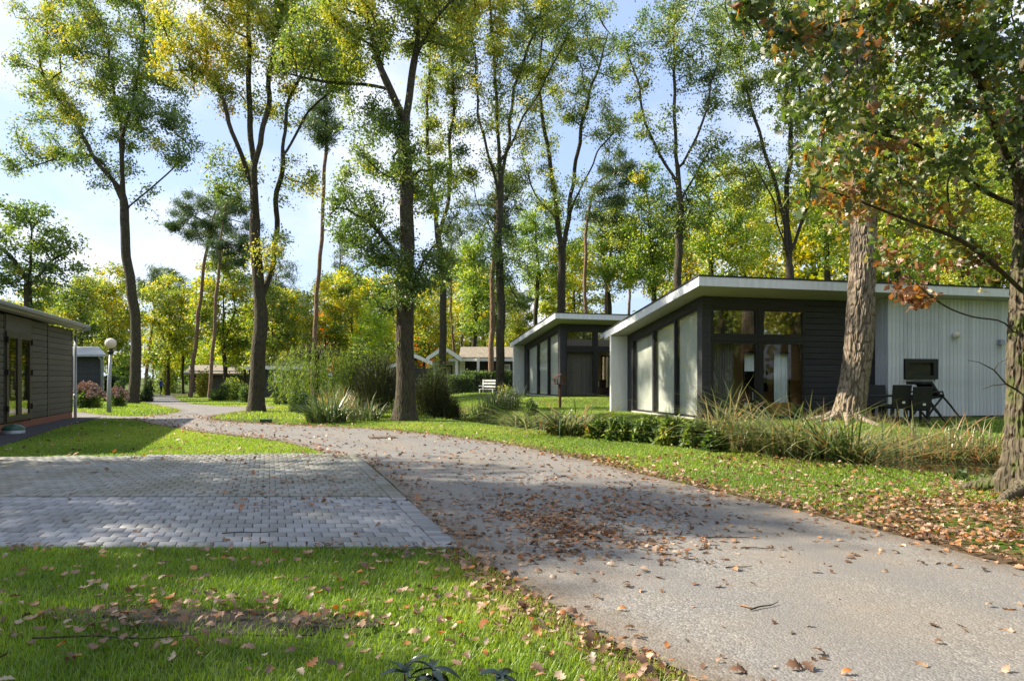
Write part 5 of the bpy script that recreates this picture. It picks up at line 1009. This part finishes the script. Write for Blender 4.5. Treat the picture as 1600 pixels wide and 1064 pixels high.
def broom(label, px, d, wpx, hpx, seed, tint):
    g = np.random.default_rng(seed); x = (px - 800) / FPX * d; z = hh(x, d); rx = wpx * d / FPX * .6; H_ = hpx * d / FPX; n = 1300; t = thing('broom_bush', label, 'shrub', (x, d, z)); a = g.uniform(0, 6.28, n); r0 = np.sqrt(g.uniform(0, 1, n)); 
    base = np.column_stack([np.cos(a) * r0 * rx * .75, np.sin(a) * r0 * rx * .6, H_ * g.uniform(.05, .7, n) * (1 - .45 * r0)]); hg = H_ * g.uniform(.2, .5, n); 
    o = obj('twigs', blade_mesh('twigs', base, a + g.normal(size=n) * .7, hg, np.full(n, .016), np.abs(g.normal(size=n)) * .55, tint + g.normal(size=n) * .2, 'twig', 4, .1), t); o['kind'] = 'stuff'
    f = obj('foliage', shrub_mesh(seed + 1, rx, rx * .8, H_, 5200, .075, .26 + tint * .3, aspect=.35, lump=11), t); f['kind'] = 'stuff'; f.color = (1.1, 1.0, .8, 1); obj('stems', stems_mesh(seed, rx, rx * .7, H_ * .9, 14, .022), t)
broom('dark wiry broom bush left of the thick dark oak', 588, 25.5, 74, 122, 320, .2); broom('dark wiry broom bush right of the thick dark oak', 676, 26.5, 60, 98, 321, .3); broom('low wiry bush with dead stems at the pond edge right of the oak', 700, 27, 42, 62, 322, .4)
def cl(name, label, px, py, n, wpx, hpx, wid, lean, seed, **k):
    q = G(px, py); d = q[1]; return clump(name, label, (q[0], d, hh(*q)), n, wpx * d / FPX * .5, hpx * d / FPX, wid, lean, seed, **k)
cl('spiky_plant', 'green sword leaved clump on the verge before the broom bush', 510, 660, 240, 58, 60, .05, .9, 330, tint=(.18, .14)); cl('spiky_plant', 'reddish bronze tall grass behind the sword leaved clump', 535, 651, 300, 90, 60, .025, .5, 331, tint=(.72, .2)); cl('spiky_plant', 'tawny sword leaved clump right of the green one', 568, 657, 150, 50, 44, .04, 1.0, 332, tint=(.30, .2))
cl('spiky_plant', 'large arching iris clump on the bank before the far chalet, left half', 850, 673, 280, 90, 84, .06, 1.2, 333, tint=(.30, .22), droop=.5); cl('spiky_plant', 'large arching iris clump with brown drooping blades on the bank, right half', 895, 678, 270, 80, 80, .06, 1.4, 334, tint=(.42, .28), droop=.6); cl('spiky_plant', 'low grey green grass mound at the pond left of the iris', 775, 659, 620, 80, 52, .02, .6, 335, tint=(.22, .14))
for k, (px, py, w, hp, lab, tn) in enumerate([(735, 655, 50, 30, 'small bright green ground shrub below the white bench', .66), (788, 652, 52, 38, 'bright yellow green shrub beside the grass mound', .62), (700, 654, 36, 20, 'little green shrub at the pond edge under the wiry bush', .4), (830, 655, 40, 34, 'dark leafy shrub behind the iris clump', .34)]):
    q = G(px, py); shrub('ground_shrub', lab, px, py, q[1], w * .6, hp, 1500, .10, tn, 340 + k)
for k, (px, py, w, hp, lab) in enumerate([(972, 688, 54, 46, 'leafy bank plants below the white wing wall'), (1012, 691, 56, 44, 'leafy bank plants below the left gable window'), (1050, 695, 58, 50, 'leafy bank plants below the right gable window'), (1090, 700, 56, 52, 'leafy bank plants before the chalet corner'), (940, 684, 46, 34, 'sparse leafy bank plants beside the iris clump'), (1118, 706, 44, 40, 'leafy bank plants at the left end of the reeds')]):
    q = G(px, py); t = shrub('bank_plant', lab, px, py, q[1], w * .8, hp, 1700, .15, .46, 350 + k, lump=14, aspect=.42, deep=.55, up=.2)
# hedges
def hedge(label, px0, px1, py, d, hpx, dep, n, seed, tint):
    g = np.random.default_rng(seed); x0, x1 = (px0 - 800) / FPX * d, (px1 - 800) / FPX * d; z0 = hh((x0 + x1) / 2, d); H_ = hpx * d / FPX; t = thing('hedge', label, 'hedge', ((x0 + x1) / 2, d, z0)); L = (x1 - x0) / 2
    p = np.column_stack([g.uniform(-L, L, n), g.uniform(-dep, dep, n), g.uniform(0, H_, n)]); f = g.integers(0, 3, n); p[f == 0, 1] = -dep + g.normal(size=(f == 0).sum()) * .06; p[f == 1, 2] = H_ + g.normal(size=(f == 1).sum()) * .07; V, F3 = kites(p, .11, g, .3, .6)
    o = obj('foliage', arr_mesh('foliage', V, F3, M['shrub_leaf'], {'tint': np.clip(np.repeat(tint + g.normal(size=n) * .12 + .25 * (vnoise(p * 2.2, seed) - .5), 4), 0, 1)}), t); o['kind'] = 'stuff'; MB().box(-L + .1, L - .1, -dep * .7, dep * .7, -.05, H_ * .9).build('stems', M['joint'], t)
hedge('clipped dark hedge along the bungalow veranda behind the white bench', 722, 806, 620, 46, 42, .45, 6000, 360, .30); hedge('low clipped hedge on the near side of the veranda posts', 700, 742, 620, 45, 36, .4, 2600, 361, .26)
hedge('short dark hedge beside the second left cabin', 166, 192, 620, 52, 36, .6, 2500, 362, .22)
# reeds round the pond
for k, (px, d, n, w, hp, ln, tn, lab) in enumerate([(1130, 14.9, 170, 70, 96, .6, .40, 'thin upright reeds at the left end of the reed bank, before the chalet corner'), (1190, 14.0, 300, 95, 96, 1.15, .40, 'arching reeds before the sliding doors'), (1255, 12.9, 380, 115, 104, 1.3, .36, 'dense drooping reeds at the near pond bank below the thick pine'), (1318, 12.2, 300, 84, 108, 1.5, .30, 'long reeds leaning right over the pond water'), (1410, 14.9, 300, 90, 78, .75, .48, 'tawny reeds across the pond below the garden chairs'), (1475, 14.5, 320, 90, 84, .65, .56, 'rusty reeds across the pond below the pale annex'), (1545, 14.2, 300, 80, 90, .6, .48, 'upright reeds across the pond beside the near oak'), (1355, 15.3, 240, 80, 66, .7, .44, 'reeds standing beyond the pond before the folded lounger')]):
    x = (px - 800) / FPX * d; clump('reed_clump', lab, (x, d, hh(x, d)), n, w * d / FPX * .5, hp * d / FPX * 1.25, .036, ln, 370 + k, tint=(tn + .10, .24), droop=.42, cat='reeds', group='reeds round the pond', squash=.6 if d < 15 else .35)
for k, (px, d, n) in enumerate([(1275, 19.0, 120), (1310, 18.6, 100), (1375, 18.0, 120)]):
    x = (px - 800) / FPX * d; clump('grass_tuft', ('dry grass tuft at the dark board wall left of the thick pine', 'dry grass tuft at the foot of the thick pine', 'dry grass tuft before the near wicker chair')[k], (x, d, hh(x, d)), n, .45, .42, .008, .4, 390 + k, tint=(.75, .12), droop=.1, cat='grass tuft')
clump('spiky_plant', 'broad green pond leaves at the near water edge beside the oak root', (*G(1515, 750), hh(*G(1515, 750))), 26, .22, .30, .09, .7, 395, tint=(.3, .08))
# glossy rhododendron tips poking into the bottom of the picture
g = np.random.default_rng(55)
M['glossy_leaf'] = plain('glossy_dark_leaf', (.015, .032, .022), .22, .3, 8, spec=.6)
def rleaf(L, Wd):
    V = []; F_ = []; n = 6
    for i in range(n + 1):
        s_ = i / n; w = Wd * math.sin(math.pi * min(1, .08 + s_ * .92)) ** .8; z = .18 * L * s_ - .55 * L * s_ * s_
        for q in (-1, 0, 1): V.append((s_ * L, q * w, z + abs(q) * w * .5))
    for i in range(n):
        for q in (0, 1): F_.append((3 * i + q, 3 * i + q + 3, 3 * i + q + 4, 3 * i + q + 1))
    return arr_mesh('leaf', V, F_, M['glossy_leaf'], smooth=True)
RL = [rleaf(.105, .017), rleaf(.085, .015), rleaf(.07, .013)]
for (px, py, d, lab, n) in [(632, 1052, 2.35, 'glossy dark shoot at the bottom edge, left of three', 9), (676, 1046, 2.3, 'glossy dark shoot at the bottom edge, tallest in the middle', 12), (782, 1056, 2.4, 'glossy dark shoot at the bottom edge, right one apart', 7)]:
    q = P(px, py, d); z0 = hh(q.x, d); t = thing('laurel_shoot', lab, 'plant', (q.x, d, z0), 0, 'glossy shoots at the bottom edge'); MB().tube([(0, 0, -.05), (.01, 0, (q.z - z0) * .6), (0, 0, q.z - z0)], [.006, .005, .003], 6).build('stem', M['brown_wood'], t)
    for k in range(n):
        o = obj('leaf', RL[k % 3], t, (0, 0, q.z - z0 - (k // 5) * .03)); o.rotation_euler = (g.normal() * .2, -.25 + g.normal() * .25 + .3 * (k // 5), k * 2.4 + g.normal() * .3)
# ------------------------------------------------------------------ driveway of concrete pavers
dr = sheet('driveway', DRIVE, .006, M['joint'], 1.0)
SK = -.355                                   # joints run off to the left as they recede
y0, pd, pw = DRIVE[-2][1], .190, .165; xe = lambda y: DRIVE[-2][0] + SK * (y - y0)
g = np.random.default_rng(5)
def paver_verts(x, y, w, d, z, tilt):
    e = .004; top = [(x + e + SK * e, y + e), (x + w - e + SK * e, y + e), (x + w - e + SK * (d - e), y + d - e), (x + e + SK * (d - e), y + d - e)]; low = [(x, y), (x + w, y), (x + w + SK * d, y + d), (x + SK * d, y + d)]
    return [(a, b, z + tilt[0] * (a - x) + tilt[1] * (b - y)) for a, b in top] + [(a, b, z - .004) for a, b in low] + [(a, b, z - .05) for a, b in low]
PF = [(0, 1, 2, 3)] + [(i + 4, (i + 1) % 4 + 4, (i + 1) % 4, i) for i in range(4)] + [(i + 8, (i + 1) % 4 + 8, (i + 1) % 4 + 4, i + 4) for i in range(4)]
bricks = []; yend = DRIVE[:, 1].max(); row = 0; y = y0 + .01
while y < yend:
    gap = .009 if y < y0 + 2.36 else .010
    if abs(y - (y0 + 2.40)) < .10: y += .035
    xr = xe(y) - .20; x = xr - (pw * .5 if row % 2 else 0) - (0 if row % 2 else 0)
    if row % 2: bricks.append((xr - pw * .5 + gap, y, pw * .5 - gap, row))
    while x > -11:
        x -= pw
        if inside(DRIVE, np.array([x + pw / 2 + SK * pd / 2]), np.array([y + pd / 2]))[0]: bricks.append((x + gap, y, pw - gap, row))
    y += pd; row += 1
edge = []; y = y0 + .01
while y < yend - .2:
    edge.append((xe(y) - .19, y, .185, -1)); y += .105
big = []; rest = []
for b in bricks + [(*e_, ) for e_ in edge]:
    d = pd - .008 if b[3] >= 0 else .098
    px = 800 + FPX * b[0] / b[1]; vis = -30 < px < 760
    (big if vis and b[1] < 11 else rest).append((b, d))
big.sort(key=lambda q: q[0][1]); rest += big[300:]; big = big[:300]
VAR = {}
def pv(w, d, k, old):
    key = (round(w, 3), round(d, 3), k, old)
    if key not in VAR:
        gg = np.random.default_rng(k); VAR[key] = arr_mesh('paver', paver_verts(0, 0, w, d, 0, gg.normal(size=2) * .006), PF, M['paver_old' if old else 'paver'], {'tint': np.zeros(12)})
    return VAR[key]
for b, d in big:
    o = obj('paver', pv(b[2], d, int(g.integers(0, 6)), b[1] > y0 + 2.40), dr, (b[0], b[1], .022 + g.normal() * .0009 + (.006 if b[1] > y0 + 2.40 else 0)))
for old in (False, True):
    V = []; F_ = []; T = []
    for b, d in rest:
        if (b[1] > y0 + 2.40) != old: continue
        k = len(V); V += paver_verts(b[0], b[1], b[2], d, .022 + g.normal() * .0009 + (.006 if old else 0), g.normal(size=2) * .006); F_ += [tuple(k + i for i in f) for f in PF]; T += [g.uniform()] * 12
    if V: o = obj('pavers', arr_mesh('pavers', V, F_, M['paver_old' if old else 'paver'], {'tint': T}), dr); o['kind'] = 'stuff'
# ------------------------------------------------------------------ grass
def proj(x, y, z=0.0): return 800 + FPX * x / y, HOR + FPX * (EYE - z) / y
POOL = lambda x, y: ponddist(x, y) > .16
def notpaved(x, y): return ~inside(ROAD, x, y) & ~inside(DRIVE, x, y)
def scatter(n, x0, x1, ya, yb, g): return g.uniform(x0, x1, n), g.uniform(ya, yb, n)
def grass(name, label_seed, x, y, hgt, wid, segs, tint, lean=.5, droop=.12):
    g = np.random.default_rng(label_seed); n = len(x); base = np.column_stack([x, y, h(x, y) - .004])
    o = obj(name, blade_mesh(name, base, g.uniform(0, 6.283, n), hgt * g.uniform(.5, 1.2, n), wid * g.uniform(.7, 1.2, n), np.abs(g.normal(size=n)) * lean, tint + g.normal(size=n) * .13, 'grass', segs, droop)); o['kind'] = 'stuff'; return o
g = np.random.default_rng(21)
# lawn in the foreground, with a streak of bare soil
an = np.linspace(0, 2 * np.pi, 40)[:-1]; rr_ = .8 + .5 * vnoise(np.column_stack([np.cos(an) * 2, np.sin(an) * 2, 0 * an]), 41)
bx = -1.85 + .95 * rr_ * np.cos(an); sheet('soil_patch', np.column_stack([bx, 4.22 - .10 * (bx + 1.8) + .19 * rr_ * np.sin(an)]), .006, M['soil'], .3)
x, y = scatter(230000, -6.5, 2.2, 1.9, 6.4, g); k = notpaved(x, y); n1 = vnoise(np.column_stack([x * 1.3, y * 1.3, 0 * x]), 3); bare = np.exp(-(((x + 1.85) / .95) ** 2 + ((y - 4.22 + .10 * (x + 1.8)) / .20) ** 2) ** 2) + np.exp(-(((x + 3.1) / .7) ** 2 + ((y - 4.75) / .14) ** 2)) * .8
ed = edgedist(ROAD, x, y); k &= (g.uniform(size=len(x)) < np.clip(.35 + 1.1 * n1, 0, 1) * (1 - np.clip(bare, 0, 1) * .97) * np.clip(.25 + ed / .6, 0, 1)) & (np.abs(x) < y * 1.1 + .6)
x, y = x[k], y[k]; grass('grass', 22, x, y, .062, .0050, 3, .45 + .75 * (vnoise(np.column_stack([x * .9, y * .9, 0 * x + 5]), 4) - .5) + .25 * (vnoise(np.column_stack([x * 4, y * 4, 0 * x + 5]), 44) - .5), .6)
# lawn before the cabin
x, y = scatter(260000, -16, -3, 12.4, 25, g); k = inside(LAWN, x, y) & notpaved(x, y); x, y = x[k], y[k]; grass('grass', 23, x, y, .045, .011, 2, .42 + .6 * (vnoise(np.column_stack([x * .5, y * .5, 0 * x + 5]), 6) - .5), .5)
# verge between road and pond
x, y = scatter(420000, -8, 11, 6.2, 24, g); k = notpaved(x, y) & POOL(x, y) & (x > -8 + (24 - y) * .2) & ~inside(LAWN, x, y); px, py = proj(x, y); k &= (px > 380) & (px < 1700)
ed = edgedist(ROAD, x, y); k2 = np.zeros(len(x), bool); right = k.copy(); litter = ss((px - 1180) / 330) * ss((py - 755) / 60); n1 = vnoise(np.column_stack([x * 1.6, y * 1.6, 0 * x]), 13)
keep = np.clip(.2 + ed / .9, 0, 1) * np.clip(1 - .93 * litter + .9 * (n1 - .6) * litter, .03, 1) * np.clip(14 / y, .35, 1); k &= g.uniform(size=len(x)) < keep; x, y = x[k], y[k]
grass('grass', 24, x, y, .05, .009, 2, .48 + .6 * (vnoise(np.column_stack([x * .6, y * .6, 0 * x + 5]), 7) - .5), .55)
# lawn beyond the pond round the chalets, island lawns, far grass
x, y = scatter(170000, -4, 17, 12, 34, g); k = POOL(x, y) & notpaved(x, y) & (hdist(x, y, H1, -.2, 13, -2.05, 6) > .05); px, py = proj(x, y); k &= (px > 620) & (px < 1720) & ((y > 17) | (px > 1150)) & (ponddist(x, y) < 9); d_ = x - np.interp(y, POND[::-1, 1][np.argsort(POND[::-1, 1])], POND[::-1, 0][np.argsort(POND[::-1, 1])]); k &= d_ > 0; x, y = x[k], y[k]
grass('grass', 25, x, y, .07, .014, 2, .55 + .5 * (vnoise(np.column_stack([x * .6, y * .6, 0 * x + 5]), 8) - .5), .5)
x, y = scatter(150000, -34, 2, 24, 75, g); k = notpaved(x, y) & ~inside(LAWN, x, y) & POOL(x, y); px, py = proj(x, y); k &= (px > 90) & (px < 820); x, y = x[k], y[k]; grass('grass', 26, x, y, .09, .035, 1, .55 + .5 * (vnoise(np.column_stack([x * .3, y * .3, 0 * x + 5]), 9) - .5), .4)
# tufts growing in the paver joints
g = np.random.default_rng(61); c = [b for b, d in rest + big if b[1] > y0 + 2.2 and g.uniform() < .6] + [b for b, d in big if g.uniform() < .02]; x = np.repeat([b[0] for b in c], 9) + g.normal(size=len(c) * 9) * .02; y = np.repeat([b[1] for b in c], 9) + g.uniform(0, .18, len(c) * 9); k = inside(DRIVE, x, y)
x, y = x[k], y[k]; o = grass('joint_grass', 27, x + SK * (y - y), y, .03, .007, 2, np.full(len(x), .4), .8)
for v in (): pass
# ------------------------------------------------------------------ fallen oak leaves
g = np.random.default_rng(71)
def lz(x, y):
    z = h(x, y); return np.where(inside(ROAD, x, y), z + .014, np.where(inside(DRIVE, x, y), .03, z + .028 + .02 * (y < 6.2)))
X, Y = [], []
def add(x, y, w):
    k = g.uniform(size=len(x)) < w; X.append(x[k]); Y.append(y[k])
# on the road: drifts along the edges and a broad drift in the middle
x, y = scatter(44000, -14, 7, 2.2, 27, g); px, py = proj(x, y); k = inside(ROAD, x, y); x, y, px, py = x[k], y[k], px[k], py[k]; ed = edgedist(ROAD, x, y); nn = vnoise(np.column_stack([x * .9, y * .9, 0 * x]), 15); n2 = vnoise(np.column_stack([x * 3, y * 3, 0 * x]), 16)
drift = np.exp(-(((px - 880) / 190) ** 2 + ((py - 835) / 42) ** 2)) * (n2 > .38) * 1.2 + .45 * np.exp(-(((px - 960) / 330) ** 2 + ((py - 800) / 60) ** 2)) + .5 * np.exp(-ed / .22) + .22 * np.exp(-ed / .7)
add(x, y, np.clip((.05 + .30 * np.maximum(nn - .35, 0) + 1.1 * drift) * np.clip(y / 7, .35, 1.2), 0, 1))
x, y = scatter(7500, -1.3, 2.6, 5.4, 8.6, g); px, py = proj(x, y); k = inside(ROAD, x, y); x, y, px, py = x[k], y[k], px[k], py[k]; n2 = vnoise(np.column_stack([x * 2.4, y * 2.0, 0 * x]), 116); add(x, y, np.clip((.25 + 2.4 * np.maximum(n2 - .35, 0)) * np.exp(-(((px - 890 - (py - 835) * .6) / 165) ** 2 + ((py - 838) / 40) ** 2)) * 1.1, 0, 1))
# litter on the verge below the near oak
x, y = scatter(42000, 0, 8.5, 4.4, 13, g); k = notpaved(x, y) & POOL(x, y); x, y = x[k], y[k]; px, py = proj(x, y); n2 = vnoise(np.column_stack([x * 2.2, y * 2.2, 0 * x]), 17); k = px > 850
w = (ss((px - 1130) / 330) * ss((py - 745) / 60) * (.12 + 1.0 * n2 ** 1.2) + .07 * (py > 690) + .5 * np.exp(-edgedist(ROAD, x, y) / .25)) * k * (px < 1900); add(x, y, np.clip(w, 0, 1))
# verge further along
x, y = scatter(9000, -9, 4, 12, 24, g); k = notpaved(x, y) & POOL(x, y) & ~inside(LAWN, x, y); x, y = x[k], y[k]; add(x, y, np.clip(.06 + .7 * np.exp(-edgedist(ROAD, x, y) / .3), 0, 1))
# pavers
x, y = scatter(5200, -11, 0, 5.9, 13, g); k = inside(DRIVE, x, y); x, y = x[k], y[k]; n2 = vnoise(np.column_stack([x * .8, y * 1.4, 0 * x]), 18); px, py = proj(x, y); add(x, y, np.clip(.012 + .9 * np.maximum(n2 - .55, 0) * 1.2 * (y / 9) * (.4 + (px > 330)), 0, 1))
# lawns
x, y = scatter(9000, -5.5, 1.6, 2.2, 6.1, g); k = notpaved(x, y); x, y = x[k], y[k]; ed = edgedist(ROAD, x, y); n2 = vnoise(np.column_stack([x * 1.4, y * 1.4, 0 * x]), 19); bare = np.exp(-(((x + 1.75) / 1.5) ** 2 + ((y - 4.2) / .35) ** 2)); add(x, y, np.clip(.02 + .09 * n2 + .95 * np.exp(-ed / .28) + .40 * bare + .25 * np.exp(-(y0 - y) / .15), 0, 1))
x, y = scatter(3000, -15, -3, 12.4, 25, g); k = inside(LAWN, x, y); x, y = x[k], y[k]; add(x, y, np.full(len(x), .4))
X = np.concatenate(X); Y = np.concatenate(Y); dist = np.hypot(X, Y); px, py = proj(X, Y); vis = (px > 0) & (px < 1600) & (py < 1064); order = np.argsort(np.where(vis, dist, 1e6)); near = order[:300]; m = np.ones(len(X), bool); m[near] = False; X2, Y2 = X[m], Y[m]
def leafcolor(n): return np.clip(np.where(g.uniform(size=n) < .13, g.uniform(.74, .86, n), np.where(g.uniform(size=n) < .25, g.uniform(.88, 1, n), g.uniform(.0, .68, n))), 0, 1)
f = np.hypot(X2, Y2) < 11
def litter(x, y, kind):
    n = len(x); ax = unit(np.column_stack([g.normal(size=n), g.normal(size=n), g.normal(size=n) * .16])); pos = np.column_stack([x, y, lz(x, y) + g.uniform(0, .012, n)]); t_ = leafcolor(n)
    if kind == 'lobed': V, F_, k = oakleaves(pos, .074, g, 1.25, ax, .75, .5)
    else: V, F_ = kites(pos, .085, g, 1.4, .55, .12, ax); k = 4
    o = obj('fallen_leaves', arr_mesh('fallen_leaves', V, F_, M['dead_leaf'], {'tint': np.repeat(t_, k)})); o['kind'] = 'stuff'
litter(X2[f], Y2[f], 'lobed'); litter(X2[~f], Y2[~f], 'kite')
LT = [('pale brown', .95), ('tan', .62), ('brown', .25), ('dark brown', .06), ('orange', .8)]; LM = []
for k in range(15):
    V, F_, n_ = oakleaves(np.zeros((1, 3)), .082, g, 1.3, np.array([[1.0, 0, .05]]), .85, .25); LM.append(arr_mesh('fallen_leaf', V, F_, M['dead_leaf'], {'tint': np.clip(np.full(n_, LT[k % 5][1]) + g.normal() * .03, 0, 1)}))
for i in near:
    k = int(g.choice([0, 1, 2, 3, 4], p=[.24, .27, .25, .10, .14]) + 5 * g.integers(0, 3)); on = inside(ROAD, np.array([X[i]]), np.array([Y[i]]))[0]; pav = inside(DRIVE, np.array([X[i]]), np.array([Y[i]]))[0]
    o = obj('fallen_leaf', LM[k], None, (X[i], Y[i], float(lz(np.array([X[i]]), np.array([Y[i]]))[0]) + g.uniform(.002, .012))); o.rotation_euler = (g.normal() * .30, g.normal() * .30, g.uniform(0, 6.28)); s_ = g.uniform(.6, 1.15); o.scale = (s_, s_, s_)
    e_ = float(edgedist(ROAD, np.array([X[i]]), np.array([Y[i]]))[0]); br = abs(Y[i] - 4.25) < .4 and -3 < X[i] < -.5
    wh = 'on the grey asphalt near the lawn edge' if on and e_ < .35 else 'on the open grey asphalt' if on else 'on the pavers' if pav else 'on the bare soil streak of the front lawn' if br else 'on the front lawn along the pavers' if Y[i] > 5.45 else 'on the front lawn beside the asphalt' if e_ < .45 else 'in the front lawn grass, mid lawn' if Y[i] > 4.3 else 'in the nearest front lawn grass'
    sz = 'small' if s_ < .78 else 'large' if s_ > .98 else 'medium'; fl = 'flat lying' if abs(o.rotation_euler[0]) + abs(o.rotation_euler[1]) < .4 else 'tilted'
    tag(o, '%s %s %s oak leaf %s' % (fl, sz, LT[k % 5][0], wh), 'leaf', '%s fallen oak leaves %s' % (LT[k % 5][0], wh))
# twigs and acorns scattered on road and lawn
b = None
for k, (px, py, L, a, lab) in enumerate([(1140, 843, .55, .05, 'thin dark twig on the road beyond the leaf drift'), (1185, 860, .30, -.1, 'short dark twig on the road right of the leaf drift'), (1155, 890, .22, .1, 'small twig lying before the leaf drift'), (1195, 952, .26, .5, 'curved twig on the near right asphalt'), (180, 1011, .9, .02, 'long dark stick on the sunlit lawn'), (390, 838, .5, .1, 'twig on the pale pavers')]):
    q = G(px, py); z = float(lz(np.array([q[0]]), np.array([q[1]]))[0]); t = MB().tube([(-L / 2, 0, .008), (-L * .15, .02 * L, .012), (L * .2, -.03 * L, .01), (L / 2, .02 * L, .014)], [.006, .005, .004, .002], 5).build('twig', M['bark_oak']); t.location = (q[0], q[1], z); t.rotation_euler = (0, 0, a); tag(t, lab, 'twig')
